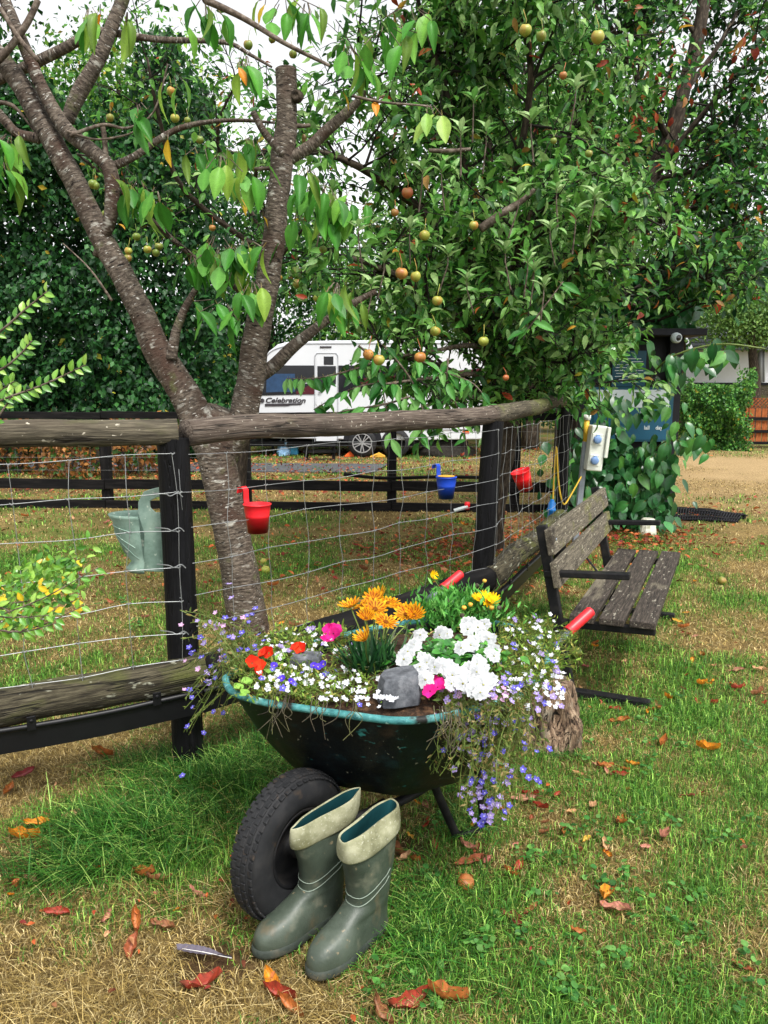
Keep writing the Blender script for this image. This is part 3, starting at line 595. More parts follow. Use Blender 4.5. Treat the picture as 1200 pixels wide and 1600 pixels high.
# ---------------------------------------------------------------- black rail fence across the back of the paddock
bf = thing('black_rail_fence', 'low black fence with three flat rails across the back of the paddock', 'fence', (-1.7, 9.1, 0))
FA, FB = Vector((-7.6, 9.6, 0)), Vector((2.6, 9.0, 0)); fd = (FB - FA).normalized(); fo = Vector((fd.y, -fd.x, 0))
def fx(px, y0=9.2): return (px - 600) / 1200 * (y0 * .9864 + .25)
posts_x = [fx(-110), fx(163), fx(385), fx(612), fx(800)]
for X in posts_x:
    t = (X - FA.x) / (FB.x - FA.x); p = FA.lerp(FB, t); m = MB(); m.box(p + Vector((0, 0, .56)), (.11, .11, 1.14), (fd, fo, Vector((0, 0, 1)))); m.build('post', 'black_rail', bf, bevel=.008)
xs = [-7.6] + posts_x[:] + [2.6]
for z, hh in ((1.13, .085), (.30, .12), (.04, .12)):
    for i in range(len(xs) - 1):
        if z < .2 and i >= 4 and False: continue
        a = FA.lerp(FB, (xs[i] - FA.x) / (FB.x - FA.x)); b = FA.lerp(FB, (xs[i + 1] - FA.x) / (FB.x - FA.x)); j = rs.uniform(-.012, .012)
        m = MB(); m.bar(a + fo * .075 + Vector((0, 0, z + j)) + fd * .004, b + fo * .075 + Vector((0, 0, z - j)) - fd * .004, .035, hh); m.build('rail', 'black_rail', bf, bevel=.006)
for z in (.95, .78, .62, .46):
    m = MB(); m.tube(wob(FA + fo * .1 + Vector((0, 0, z)), FB + fo * .1 + Vector((0, 0, z)), 40, .012, int(z * 100)), .0014, 3, cap=False); m.build('wire', 'wire', bf)
for i in range(34):
    p = FA.lerp(FB, (i + .5) / 34) + fo * .1; m = MB(); m.tube([p + Vector((0, 0, 1.05)), p + Vector((rs.uniform(-.02, .02), 0, .7)), p + Vector((0, 0, .36))], .0013, 3, cap=False); m.build('wire', 'wire', bf)
m = MB(); m.tube(smooth_path([at(537, 741, Y=8.2), at(600, 747, Y=8.2), at(700, 745, Y=8.1), at(800, 748, Y=8.0)], 6), .018, 8); tag(m.build('pole', 'black_rail', smooth=True), 'thin black pole resting across the paddock in front of the back fence', 'pole')

# ---------------------------------------------------------------- hanging buckets and planter
def bucket(p, s, mat, label, tiltd=(0, 0), hook=True, soilfill=False, yaw=0):
    b = thing('hanging_bucket', label, 'bucket', p, 'small buckets hooked on the wire mesh'); WL[b.name] = Vector((0, 0, 0))
    h = .125 * s; r1, r0 = .058 * s, .043 * s
    m = MB(); m.lathe([(0, .004), (r0, .004), (r0 * 1.0, 0), (r0 + (r1 - r0) * .55, h * .55), (r0 + (r1 - r0) * .57 + .002, h * .57), (r0 + (r1 - r0) * .62, h * .62), (r0 + (r1 - r0) * .8 + .0015, h * .8), (r1, h - .004), (r1 + .004, h - .001), (r1 + .004, h + .003), (r1 - .002, h + .003), (r0 - .003, .01), (0, .01)], 32); m.build('pail', mat, b, smooth=True)
    if mat == 'red_muddy':
        m = MB(); K = 24; vs = []
        for k in range(K + 1):
            a = -2.6 + 3.6 * k / K + R(0); hh = h * (.10 + .10 * abs(math.sin(k * 1.3)) + .05 * math.sin(k * 2.9)); rr_ = lambda z: r0 + (r1 - r0) * z / h + .0012
            vs += [(math.cos(a) * rr_(.002), math.sin(a) * rr_(.002), .002), (math.cos(a) * rr_(hh), math.sin(a) * rr_(hh), hh)]
        m.add(vs, [(2 * k, 2 * k + 2, 2 * k + 3, 2 * k + 1) for k in range(K)]); m.build('mud_stain', 'mud_tan', b, smooth=True)
    if hook:
        m = MB(); w_ = .016 * s; pr = [(r1 - .002, h * .9), (r1 + .001, h + .02), (r1 + .001, h + .06 * s), (r1 + .012, h + .074 * s), (r1 + .03, h + .07 * s), (r1 + .036, h + .045 * s)]
        vs = []
        for (x, z) in pr: vs += [(x, -w_, z), (x, w_, z), (x + .004, w_, z + .001), (x + .004, -w_, z + .001)]
        m.add(vs, [(4 * i + k, 4 * i + (k + 1) % 4, 4 * i + 4 + (k + 1) % 4, 4 * i + 4 + k) for i in range(5) for k in range(4)] + [(0, 1, 2, 3), (23, 22, 21, 20)])
        m.build('hook', mat, b)
    b.rotation_euler = (tiltd[0], tiltd[1], yaw); return b
def fat(px, py, A, B, off):
    """point of the fence line A-B, moved off towards the viewer, seen at the pixel"""
    k = at(px, py, Y=1) - Vector((0, 0, CAM_H)); d = (B - A); t = (A.y * k.x - A.x) / (d.x - d.y * k.x); p = A + d * t; dd = d.normalized(); p = p + Vector((dd.y, -dd.x, 0)) * off
    q = at(px, py, Y=p.y); return q
b1 = bucket(fat(403, 832, P1, P2, .12), .93, 'red_muddy', 'red bucket with muddy base hooked on the wire in front of the cherry trunk', yaw=R(150))
b2 = bucket(fat(697, 779, P1, P2, .12), .92, 'blue_plastic', 'blue bucket hooked on the wire beside the leaning middle post', yaw=R(135))
b3 = bucket(fat(822, 765, P2, P3, -.10), 1.15, 'red_plastic', 'tilted red bucket without visible hook on the far wire panel', tiltd=(R(8), R(-20)), hook=False)
m = MB(); m.lathe([(0, 0), (.04, .001), (.048, .004), (.0, .006)], 12); dl = m.build('dead_leaf', 'ochre', b2); dl.location = (0, 0, .118)
pl = thing('wall_planter', 'broken sage green plastic wall planter with a handle hole beside the thick black post', 'planter', at(225, 897, Y=2.93))
o0 = at(225, 897, Y=2.93); px = 2.93 * .987 / 1200 + .00045
def pp(a, b): return ((a - 225) * px, (897 - b) * px)
poly = [pp(222, 894), pp(226, 840), pp(219, 812), pp(221, 795), pp(229, 783), pp(240, 779), pp(254, 777), pp(262, 780), pp(262, 792), pp(244, 794), pp(236, 800), pp(237, 808), pp(243, 813), pp(262, 811), pp(262, 896)]
m = MB(); 
# back plate in two pieces so that the handle hole stays open
plate = [pp(222, 895), pp(226, 842), pp(219, 814), pp(220, 798), pp(228, 784), pp(240, 780), pp(254, 777), pp(262, 779), pp(262, 788), pp(245, 792), pp(236, 797), pp(236, 806), pp(243, 813), pp(262, 811), pp(262, 896)]
m.prism(plate, o0 + Vector((0, .03, 0)), (1, 0, 0), (0, 0, 1), .012); m.build('back_plate', 'planter', pl, bevel=.003)
m = MB(); mbr = []
def ring(z, r, k=14, cut=None):
    return r
prof = [(pp(178, 814)[0], pp(0, 814)[1]), (pp(180, 818)[0], pp(0, 818)[1]), (pp(184, 822)[0], pp(0, 824)[1]), (pp(186, 842)[0], pp(0, 838)[1]), (pp(191, 850)[0], pp(0, 852)[1]), (pp(197, 868)[0], pp(0, 868)[1]), (pp(206, 880)[0], pp(0, 880)[1]), (pp(198, 889)[0], pp(0, 889)[1]), (pp(202, 895)[0], pp(0, 895)[1])]
vs = []; K = 12; x1 = pp(228, 0)[0]
for (x, z) in prof:
    r = x1 - x
    for k in range(K + 1):
        a = math.pi * k / K; vs.append(o0 + Vector((x1 - r * math.sin(a), .025 - .075 * math.cos(a) * (r / .12), z)))
fs = []
for i in range(len(prof) - 1):
    for k in range(K):
        if i in (5,) and 4 <= k <= 7: continue
        if i == 6 and 5 <= k <= 7: continue
        a = i * (K + 1) + k; fs.append((a, a + 1, a + K + 2, a + K + 1))
m.add(vs, fs); o = m.build('pot', 'planter', pl, smooth=True); sd = o.modifiers.new('thick', 'SOLIDIFY'); sd.thickness = .004
for j, (z0, z1) in enumerate(((828, 836), (838, 858), (842, 874))):
    m = MB(); pts = []
    for t in np.linspace(0, 1, 8):
        zz = pp(0, z0 + (z1 - z0) * t ** 1.6)[1]; rr = float(np.interp(-zz, [-q[1] for q in prof], [x1 - q[0] for q in prof])) + .001; a = math.pi * (.5 - .42 * t) 
        pts.append(o0 + Vector((x1 - rr * math.sin(a), .025 - .075 * math.cos(a) * (rr / .12), zz)))
    m.tube(pts, .0022, 5); m.build('rib', 'planter', pl)

# ---------------------------------------------------------------- trees
def px_path(pts, Y, n=6):
    """pts: (px, py[, dY]) -> smooth world path"""
    return smooth_path([at(p[0], p[1], Y=Y + (p[2] if len(p) > 2 else 0)) for p in pts], n)
def limb(parent, name, pts, r, mat, seg=14, rough=.08, seed=0, label=None, sm=True):
    m = MB(); m.tube(pts, lerp_list(r, len(pts)), seg, rough=rough, seed=seed); o = m.build(name, mat, parent, smooth=sm)
    if label: o['label'] = label
    return o
cb = at(385, 985, z=0); CY = cb.y
ct = thing('cherry_tree', 'forked cherry tree with silvery banded bark and a sawn top, just behind the wire fence', 'tree', (cb.x, CY, 0))
limb(ct, 'trunk', px_path([(392, 1010), (386, 965), (372, 880), (352, 790), (340, 715), (345, 660), (352, 640)], CY, 8), [.138, .122, .108, .106, .112, .128, .09], 'cherry', 24, .07, 1)
limb(ct, 'limb', px_path([(338, 720), (312, 665), (286, 610), (250, 555), (222, 490), (190, 430), (160, 375), (120, 290), (70, 200), (30, 130), (-30, 55), (-120, -40)], CY, 8), [.098, .095, .088, .082, .07, .066, .064, .06, .058, .053, .045, .035], 'cherry', 20, .08, 2)
limb(ct, 'limb', px_path([(345, 720, .02), (375, 665), (388, 610), (400, 530), (415, 460), (427, 380), (434, 310), (442, 240), (448, 180), (447, 108)], CY, 8), [.085, .085, .08, .078, .07, .066, .06, .064, .056, .058], 'cherry', 20, .08, 3)
BR = [([(150, 400, .06), (172, 340), (172, 268), (145, 238), (105, 205), (72, 150), (48, 95), (28, 50), (5, -5), (-20, -60)], [.02, .036, .042, .04, .04, .036, .034, .032, .03, .022], -.05),
      ([(105, 190), (125, 140), (150, 100), (172, 50), (192, 0), (215, -70)], [.036, .045, .04, .036, .034, .028], .1), ([(-20, 135), (50, 100), (100, 75), (145, 52), (180, 52), (250, 62), (350, 66), (390, 85), (425, 105)], [.022, .03, .028, .027, .02, .017, .013, .010, .006], .15),
      ([(172, 262), (210, 245), (245, 220), (282, 200), (330, 190), (380, 188), (430, 192)], [.024, .02, .018, .016, .012, .01, .006], 0), ([(-30, 140), (5, 185), (28, 208), (62, 216)], [.02, .026, .024, .03], 0), ([(60, 216), (20, 165), (-30, 160)], [.0, .012, .01], .0),
      ([(442, 243), (428, 225), (412, 205), (395, 175)], [.026, .022, .02, .016], -.05), ([(446, 252), (478, 233), (510, 205), (540, 178), (560, 158), (572, 143)], [.034, .032, .03, .028, .02, .012], 0), ([(268, 562), (275, 520), (290, 480), (306, 452)], [.034, .026, .022, .016], -.06),
      ([(385, 600), (420, 577), (460, 540), (500, 508), (545, 478), (588, 455)], [.045, .04, .036, .028, .022, .014], .1), ([(320, 0, -.4), (380, 28, -.4), (440, 65, -.4), (515, 103, -.4)], [.016, .014, .011, .007], -.4), ([(290, -70, -.4), (322, 2, -.4)], [.02, .016], -.4),
      ([(110, 212), (160, 195), (200, 200), (240, 175), (262, 100)], [.01, .009, .007, .005, .004], -.1), ([(430, 262), (400, 264), (382, 264)], [.012, .01, .009], 0), ([(165, 245), (163, 215), (160, 195)], [.016, .014, .013], -.05), ([(448, 195), (470, 197), (485, 196)], [.016, .012, .01], 0),
      ([(550, 150), (600, 160), (660, 165), (675, 168)], [.008, .006, .005, .004], -.3), ([(105, 205), (150, 218), (200, 210), (218, 198)], [.008, .006, .005, .004], -.1), ([(570, 143), (585, 155), (600, 150)], [.006, .005, .004], -.1), ([(175, 470, -.1), (140, 420, -.1), (98, 380, -.1)], [.008, .005, .003], 0),
      ([(0, 12), (30, 60), (60, 95)], [.012, .012, .012], -.15), ([(60, 0), (40, 40), (15, 75), (-20, 110)], [.016, .018, .018, .02], -.1)]
for i, (pts, r, dy) in enumerate(BR):
    limb(ct, 'branch', px_path(pts, CY + dy, 5), r, 'cherry' if max(r) > .02 else 'twig', 12 if max(r) > .02 else 7, .09, 50 + i)
for i, (px_, py_) in enumerate(((430, 150), (445, 190), (415, 470), (470, 148))): pass
# flared saw cut and knots
m = MB(); p = at(447, 108, Y=CY); m.lathe([(0, .004), (.05, .003), (.057, -.003)], 20, p, (0, 0, 1)); m.build('saw_cut', 'twig', ct)
for px_, py_, r_ in ((462, 148, .028), (405, 462, .02), (245, 548, .03), (330, 700, .035), (375, 905, .03)):
    m = MB(); p = at(px_, py_, Y=CY - .06); m.lathe([(0, -r_ * .1), (r_ * .45, -r_ * .15), (r_ * .7, r_ * .12), (r_ * 1.05, -r_ * .1), (r_ * 1.3, -r_ * 1.1)], 12, p, (rs.uniform(-.5, .5), -1, 0)); m.build('knot', 'bark', ct, smooth=True)

def one_leaf(cols, w=.27, fold=.08, droop=.25, mat='leaf', name='leaf', ser=.0, n=7, heart=False):
    """a single modelled leaf 1 unit long along +y"""
    r = rs; V, F, C = [], [], []; c = cols
    for i in range(n + 1):
        t = i / n
        if heart: wv = w * (math.sin(math.pi * min(1, .10 + t * .9)) ** .7) * (1.25 - .75 * t) * (1 if i else .5)
        else: wv = w * math.sin(math.pi * min(.985, max(.03, t))) ** .85 * (1.12 - .24 * t)
        y = t - (.08 if heart and i == 0 else 0)
        z = -droop * t * t
        for s in (-1, -.5, 0, .5, 1):
            V.append((wv * s, y - (.09 * (1 - t) * abs(s) if heart else 0), z + fold * abs(s) * wv / w + .012 * math.sin(t * 21 + s) * abs(s)))
            C.append(tuple(v * (1.18 if s == 0 else (1 - .12 * (i % 2))) for v in c))
    for i in range(n):
        for j in range(4): a = i * 5 + j; F.append((a, a + 1, a + 6, a + 5))
    b = len(V); V += [(-.012, 0, 0), (.012, 0, 0), (.006, -.22, .03), (-.006, -.22, .03)]; C += [hexc('8a7a3a')] * 4; F.append((b, b + 1, b + 2, b + 3))
    mb = MB(); mb.add(V, F, None, c); mb.c = C
    o = mb.build(name, mat, smooth=True); col.objects.unlink(o); return o
CL = [one_leaf(hexc(h), w=.25, droop=d, fold=f) for h, d, f in (('458a2c', .2, .1), ('569a34', .45, .14), ('3a7826', .1, .06), ('78b044', .35, .12))]
CL += [one_leaf(hexc(h), w=w_, droop=d, fold=f) for h, d, f, w_ in (('4a8a30', .6, .18, .2), ('5f9c3c', .05, .02, .28), ('3f7a2c', .3, .2, .22), ('8aac40', .5, .1, .24), ('6a8a34', .8, .16, .19))]
CLY = [one_leaf(hexc('d98a24'), w=.22, droop=.25), one_leaf(hexc('c9a52e'), w=.22, droop=.2)]; CLP = [one_leaf(hexc('9fbf5a'), w=.24, droop=.15), one_leaf(hexc('86b04a'), w=.24, droop=.2)]
tw = MB()
def cluster(px_, py_, n, spread=18, Y=None, protos=CL, size=.15, parent=ct, down=1.0):
    Y = (Y if Y else CY - .25) + rs.uniform(-.2, .15)
    for i in range(int(n * 1.3) if n > 3 else n):
        p = at(px_ + rs.gauss(0, spread), py_ + rs.gauss(0, spread * .55), Y=Y + rs.uniform(-.1, .1)); a = rs.uniform(0, 6.28)
        d = Vector((math.cos(a) * .55, math.sin(a) * .55, -down * rs.uniform(.5, 1.2))); nn = Vector((math.cos(a) + rs.uniform(-.5, .5), math.sin(a) - .7 + rs.uniform(-.4, .4), .55))
        instance(rs.choice(protos), 'leaf', parent, p, rot_from(d, nn), size * rs.uniform(.75, 1.15))
        tw.tube([p, p.lerp(at(px_, py_ - 14, Y=Y), .6) + Vector((0, 0, .02))], .0022, 4, cap=False)
for a in [(18, 228, 8, 16), (5, 270, 5, 10), (218, 298, 7, 16), (245, 312, 4, 10), (215, 178, 5, 12), (140, 30, 5, 12), (200, 35, 3, 8), (320, 15, 7, 22), (445, 12, 8, 26), (478, 18, 5, 12), (540, 88, 8, 20), (575, 100, 6, 12), (385, 102, 4, 12), (395, 235, 6, 18), (345, 258, 7, 22), (318, 245, 4, 12), (385, 278, 6, 14),
          (300, 412, 7, 16), (345, 400, 9, 22), (385, 395, 9, 20), (365, 440, 8, 24), (395, 455, 6, 16), (340, 380, 5, 14), (530, 455, 8, 15), (545, 480, 5, 12), (505, 300, 8, 20), (540, 320, 6, 16), (480, 280, 5, 16), (270, 130, 3, 10), (465, 345, 4, 12), (350, 490, 6, 22), (520, 330, 5, 18), (600, 60, 6, 20), (640, 30, 6, 26), (180, 610 - 330, 2, 6)]:
    cluster(*a)
for px_, py_ in ((417, 8), (157, 22), (375, 105), (380, 115), (263, 220), (372, 310), (410, 338), (537, 145), (583, 160)): cluster(px_, py_, 1, 2, protos=CLY, size=.11)
cluster(668, 178, 3, 10, Y=CY - .3, protos=CLP, size=.15)
tw.build('twig', 'twig', ct, kind='stuff')

# generic crown: boughs -> side branches -> twigs -> leaves, all real geometry
def rv(_=0): 
    v = Vector((rs.gauss(0, 1), rs.gauss(0, 1), rs.gauss(0, 1))); return v.normalized()
def crown(parent, boughs, nsub, ntw, lsub, ltw, leaf_n, leaf_s, cols, alt=None, palt=0, up=.2, T=None, mat='leaf', twmat='dark_twig', gauss=.05, keep=None, name='foliage', hang=.3, tuft_up=0, rsub=.012):
    tb = MB(); P, D = [], []
    for pts, r in boughs:
        n = len(pts)
        for i in range(nsub):
            t = rs.uniform(.15, 1); k = min(n - 2, int(t * (n - 1))); b = pts[k].lerp(pts[k + 1], rs.random()); tg = (pts[k + 1] - pts[k]).normalized()
            d = (tg * .5 + rv() * 1.0 + Vector((0, 0, up))).normalized(); L = lsub * rs.uniform(.5, 1.2) * (1.15 - .4 * t)
            q = [b]; dd = d.copy()
            for s in range(4): dd = (dd + rv() * .22 + Vector((0, 0, up * .12 - hang * .12 * s))).normalized(); q.append(q[-1] + dd * L / 4)
            if keep and not keep(q[-1]): continue
            tb.tube(q, lerp_list([rsub, rsub * .35], 5), 4, cap=False)
            for j in range(ntw):
                u = rs.uniform(.2, 1); kk = min(3, int(u * 4)); c = q[kk].lerp(q[kk + 1], rs.random()); e = (dd * .6 + rv()).normalized(); L2 = ltw * rs.uniform(.5, 1.3)
                w1 = c + e * L2 * .5 + rv() * L2 * .08; w2 = w1 + (e + Vector((0, 0, -hang + tuft_up))).normalized() * L2 * .5
                if keep and not keep(w2): continue
                tb.tube([c, w1, w2], [.004, .003, .0015], 3, cap=False)
                for l in range(leaf_n):
                    f = rs.random() ** .7; g = c.lerp(w1, f * 2) if f < .5 else w1.lerp(w2, f * 2 - 1)
                    P.append(g); D.append(e)
    n = len(P); P = np.array(P) + rng.normal(0, gauss, (n, 3)); D = np.array(D) * .6 + rng.normal(0, .75, (n, 3)); D[:, 2] -= hang
    Nn = rng.normal(0, .55, (n, 3)); Nn[:, 2] += .9; Nn[:, 1] -= .35
    C = leafcols(n, cols, .35, alt, palt)
    V, F, Cc = scatter(T if T is not None else T_far(), P, D, Nn, leaf_s * rng.uniform(.6, 1.25, n), C)
    npmesh(name, V, F, Cc, mat, parent, kind='stuff'); tb.build('twigs', twmat, parent, kind='stuff'); return n
GR = [hexc('35682a'), hexc('467d2e'), hexc('588e38'), hexc('2b5826'), hexc('6c9e44')]
GRD = [hexc('1f4522'), hexc('2b5a2a'), hexc('1a3a20'), hexc('36682e')]
GRL = [hexc('6b9e38'), hexc('86b548'), hexc('548a34'), hexc('a0c454')]
AUT = [hexc('a8602e'), hexc('a8482c'), hexc('b88c34'), hexc('8a6a34')]
# apple tree behind the leaning post
ab = at(770, 858, z=0); AY = ab.y
ap = thing('apple_tree', 'dense apple tree hung with ripening apples behind the leaning middle post', 'tree', (ab.x, AY, 0))
limb(ap, 'trunk', px_path([(766, 880), (768, 830), (778, 760), (790, 700), (800, 620), (790, 520), (775, 420), (765, 330)], AY, 6), [.12, .105, .095, .09, .08, .07, .055, .045], 'bark', 16, .1, 4)
ABR = [([(795, 660, 0), (760, 560, -.5), (700, 480, -1), (620, 430, -1.5), (540, 400, -1.8)], .05), ([(790, 560, 0), (740, 420, -.4), (660, 330, -.9), (560, 260, -1.3), (470, 230, -1.5)], .05), ([(780, 450, 0), (720, 300, -.2), (640, 190, -.4), (560, 90, -.6)], .045),
       ([(768, 340, 0), (760, 200, 0), (740, 80, -.2), (720, -40, -.3)], .045), ([(775, 420, 0), (840, 300, -.3), (900, 180, -.6), (930, 50, -.9)], .045), ([(790, 560, 0), (860, 470, -.6), (910, 400, -1.1), (950, 330, -1.4)], .045),
       ([(800, 640, 0), (860, 600, -.6), (890, 560, -1)], .035), ([(795, 640, 0), (720, 590, -.9), (650, 560, -1.5), (580, 560, -1.9)], .04), ([(790, 540, .1), (700, 460, .6), (620, 400, .9)], .04), ([(778, 440, 0), (800, 250, .7), (820, 100, 1.2)], .04),
       ([(740, 300, -.9), (690, 120, -1.1), (640, -40, -1.3)], .03), ([(800, 300, -1), (830, 120, -1.4), (800, -40, -1.6)], .03), ([(780, 480, -.3), (800, 420, -1.3), (830, 330, -1.9)], .03)]
bo = []
for i, (pts, r) in enumerate(ABR):
    q = px_path(pts, AY, 4); limb(ap, 'bough', q, [r, r * .8, r * .6, r * .3], 'bark', 9, .1, 80 + i); bo.append((q, r))
o = limb(ap, 'bough', px_path([(750, 358), (790, 330), (818, 312), (835, 296)], AY - 1.9, 5), [.028, .024, .018, .012], 'twig', 10, .1, 99); o['label'] = 'bare grey broken bough'
limb(ap, 'bough', px_path([(670, 235), (700, 236), (735, 233)], AY - 1.9, 5), [.012, .014, .01], 'twig', 8, .1, 98)
TA = T_near(.21, .10, .25)
kA = lambda p: p.y < 8.6 and p.y > 4.2 and p.z > (1.85 if p.x < .62 else 1.25)
lowb = [px_path([(800, 600, 0), (740, 585, -1), (680, 590, -1.6), (600, 600, -2)], AY, 4), px_path([(800, 560, 0), (740, 540, -1), (670, 550, -1.5), (600, 560, -1.9)], AY, 4), px_path([(800, 640, 0), (760, 620, -.8), (700, 625, -1.4), (650, 640, -1.8)], AY, 4)]
for q in lowb: limb(ap, 'bough', q, [.03, .02, .012, .006], 'twig', 7, .1, 200)
crown(ap, [(q, .02) for q in lowb], 9, 5, .34, .2, 7, .085, GR + [hexc('7fa862')], None, 0, .02, T=TA, hang=.5, rsub=.006, name='low_foliage', keep=lambda p: p.z > 1.12 and p.y > 4.6)
na = crown(ap, bo, 23, 9, .75, .28, 8, .090, GR + [hexc('7fa862'), hexc('93b56c'), hexc('5f9140')], AUT + [hexc('b8a83a')], .02, T=TA, mat='leaf', hang=.25, keep=kA, tuft_up=.15, rsub=.011)
def apple(p, r, parent, cols, seed):
    m = MB(); rr = random.Random(seed); pr = []
    for k in range(11):
        a = math.pi * k / 10; x = math.sin(a) * r * (1 + .06 * math.cos(a)); z = math.cos(a) * r * .92
        if k < 2 : z -= r * .16 * (1 - k / 2)
        pr.append((max(.0005, x), z))
    m.lathe(pr, 14, p, (rr.uniform(-.25, .25), rr.uniform(-.25, .25), 1)); ph = rr.uniform(0, 6); m.v = [tuple(p + (Vector(v) - p) * (1 + .07 * math.sin(3 * math.atan2(v[1] - p.y, v[0] - p.x) + ph) + .05 * math.sin(60 * (v[2] - p.z) + ph))) for v in m.v]
    m.tube([p + Vector((0, 0, r * .7)), p + Vector((.004, 0, r * 1.5)), p + Vector((rr.uniform(-.02, .02), .01, r * 3.2))], .0018, 4)
    return m.build('apple', cols, parent, smooth=True)
for nm, cs, sp in (('apple_green', ('6f7f2c', '93993f', 'a89a48'), 'b07038'), ('apple_red', ('7f7034', '9c6030', '96432c'), 'c49a4a'), ('apple_olive', ('4f6626', '6d7f33', '7f8a3c'), '9a6a38')):
    M[nm] = pmat(nm, [hexc(c) for c in cs], nscale=9, rough=.4, spec=.4, bump=.05, spots=[(hexc(sp), 14, .5, .72, (1, 1, .5)), (hexc('3a2c1c'), 60, .68, .72, (1, 1, 1))])
AP = [(627, 427, 9.5, 'r'), (650, 432, 8.5, 'g'), (680, 518, 8, 'g'), (755, 533, 8, 'g'), (656, 558, 9, 'r'), (576, 554, 9, 'r'), (592, 562, 9, 'g'), (637, 301, 9, 'r'), (663, 368, 8, 'g'), (683, 470, 8, 'g'), (821, 47, 9, 'g'), (846, 57, 8, 'o'), (934, 58, 10, 'g'), (880, 118, 6, 'r'), (865, 220, 5, 'o'), (920, 240, 6, 'o'), (740, 352, 7, 'g'), (505, 390, 6, 'o'), (790, 590, 5, 'r'), (617, 332, 6, 'r')]
AL = [(267, 143, 6.5, 'g'), (273, 185, 6.5, 'g'), (248, 385, 6, 'o'), (230, 390, 6, 'g'), (244, 395, 6, 'o'), (213, 370, 6, 'o'), (201, 392, 6, 'g'), (200, 403, 6, 'o'), (150, 290, 6, 'o'), (145, 288, 7, 'o'), (437, 434, 5, 'g'), (495, 466, 6, 'g'), (464, 425, 8, 'o'), (465, 443, 8, 'o'), (332, 356, 5, 'r'), (415, 235, 5, 'r'), (312, 218, 6, 'o'), (385, 298, 6, 'r'), (388, 70, 7, 'o'), (458, 85, 6, 'o'), (425, 62, 5, 'o'), (293, 188, 5, 'o'), (164, 334, 5, 'o'), (172, 184, 6, 'o')]
K3 = {'r': 'apple_red', 'g': 'apple_green', 'o': 'apple_olive'}
for i, (x, y, r, k) in enumerate(AP): apple(at(x, y, Y=AY - 2.55), r * (AY - 2.55) / 1200 * .98, ap, K3[k], i)
# long leafy sprays of the apple tree in front of the caravan
AS = [one_leaf(hexc(h), w=.2, droop=.25, fold=.1) for h in ('3f7f35', '5a9a45', '74a858', '2f6a2c')]
sm = MB()
for pts, n in [([(600, 560), (560, 575), (500, 590), (447, 592)], 26), ([(620, 600), (580, 600), (540, 612), (490, 640)], 24), ([(640, 620), (600, 632), (550, 640), (505, 650)], 20), ([(650, 560), (690, 580), (740, 600), (770, 640)], 20), ([(600, 540), (640, 590), (660, 640), (655, 700)], 24), ([(700, 560), (700, 600), (720, 650), (730, 700)], 14), ([(560, 540), (590, 570), (600, 620), (612, 690)], 18), ([(830, 440), (835, 420), (832, 400)], 9), ([(820, 520), (850, 480), (880, 440)], 10)]:
    q = px_path(pts, AY - 2.2, 6); sp1 = MB(); sp1.tube(q, lerp_list([.008, .003], len(q)), 5); sp1.build('spray', 'twig', ap, smooth=True)
    for i in range(n):
        t = (i + .5) / n * (len(q) - 1); k = min(len(q) - 2, int(t)); p = q[k].lerp(q[k + 1], t - k); a = rs.uniform(0, 6.28)
        instance(rs.choice(AS), 'leaf', ap, p, rot_from((math.cos(a) * .8, math.sin(a) * .6, -rs.uniform(.2, 1)), (rs.gauss(0, .4), -.7, .8)), .115 * rs.uniform(.7, 1.2))
AR = [one_leaf(hexc(h), w=.2, droop=.3, fold=.1) for h in ('8fb070', '7aa45c', 'a3bf84', '5f9446')]
for x, y in ((825, 400), (835, 415), (850, 440), (790, 385), (700, 390), (720, 200), (690, 260), (810, 300), (870, 290), (900, 330), (640, 350), (660, 260), (740, 150), (760, 200), (830, 180), (900, 130), (520, 290), (500, 330), (560, 350), (600, 400), (860, 350), (730, 430), (580, 440), (930, 300)):
    c = at(x, y, Y=AY - 2.5 + rs.uniform(-.25, .3)); sm.tube([c - Vector((rs.uniform(-.05, .05), -.05, .22)), c - Vector((0, 0, .08)), c], [.005, .004, .002], 5, cap=False)
    for i in range(6):
        a = i * 2.4; d = Vector((math.cos(a) * .7, math.sin(a) * .7 - .15, .75 + rs.uniform(-.3, .3))); instance(rs.choice(AR), 'leaf', ap, c - Vector((0, 0, .05 * (i / 6))), rot_from(d, (-math.cos(a), -math.sin(a) - .3, .8)), .085 * rs.uniform(.75, 1.25))
sm.build('spur_twigs', 'twig', ap, smooth=True, kind='stuff')
# second apple tree behind the cherry, more open
bb = at(330, 790, z=0)
a2 = thing('apple_tree', 'thin apple tree with small green apples seen through the fork of the cherry', 'tree', (-1.9, 7.6, 0))
limb(a2, 'trunk', px_path([(372, 830), (380, 700), (396, 600), (412, 480), (425, 380)], 7.6, 5), [.06, .055, .05, .04, .03], 'bark', 12, .1, 5)
bo = []
for i, (pts, r) in enumerate([([(412, 480, 0), (300, 400, -.5), (180, 290, -.8), (120, 240, -1)], .03), ([(420, 400, 0), (290, 300, -.4), (250, 190, -.8), (230, 90, -1)], .03), ([(425, 380, 0), (410, 320, -.5), (400, 270, -.9), (450, 200, -1.2)], .03), ([(412, 480, 0), (430, 420, -.5), (440, 400, -.9), (480, 350, -1.1)], .03), ([(425, 380, 0), (360, 280, 0), (340, 200, -.3), (380, 110, -.6)], .025)]):
    q = px_path(pts, 7.6, 4); limb(a2, 'bough', q, [r, r * .7, r * .3], 'bark', 8, .1, 120 + i); bo.append((q, r))
crown(a2, bo, 9, 6, .6, .28, 5, .08, GR, AUT, .03, T=TA, hang=.25, tuft_up=.1, rsub=.008, keep=lambda p: p.z > 1.9)
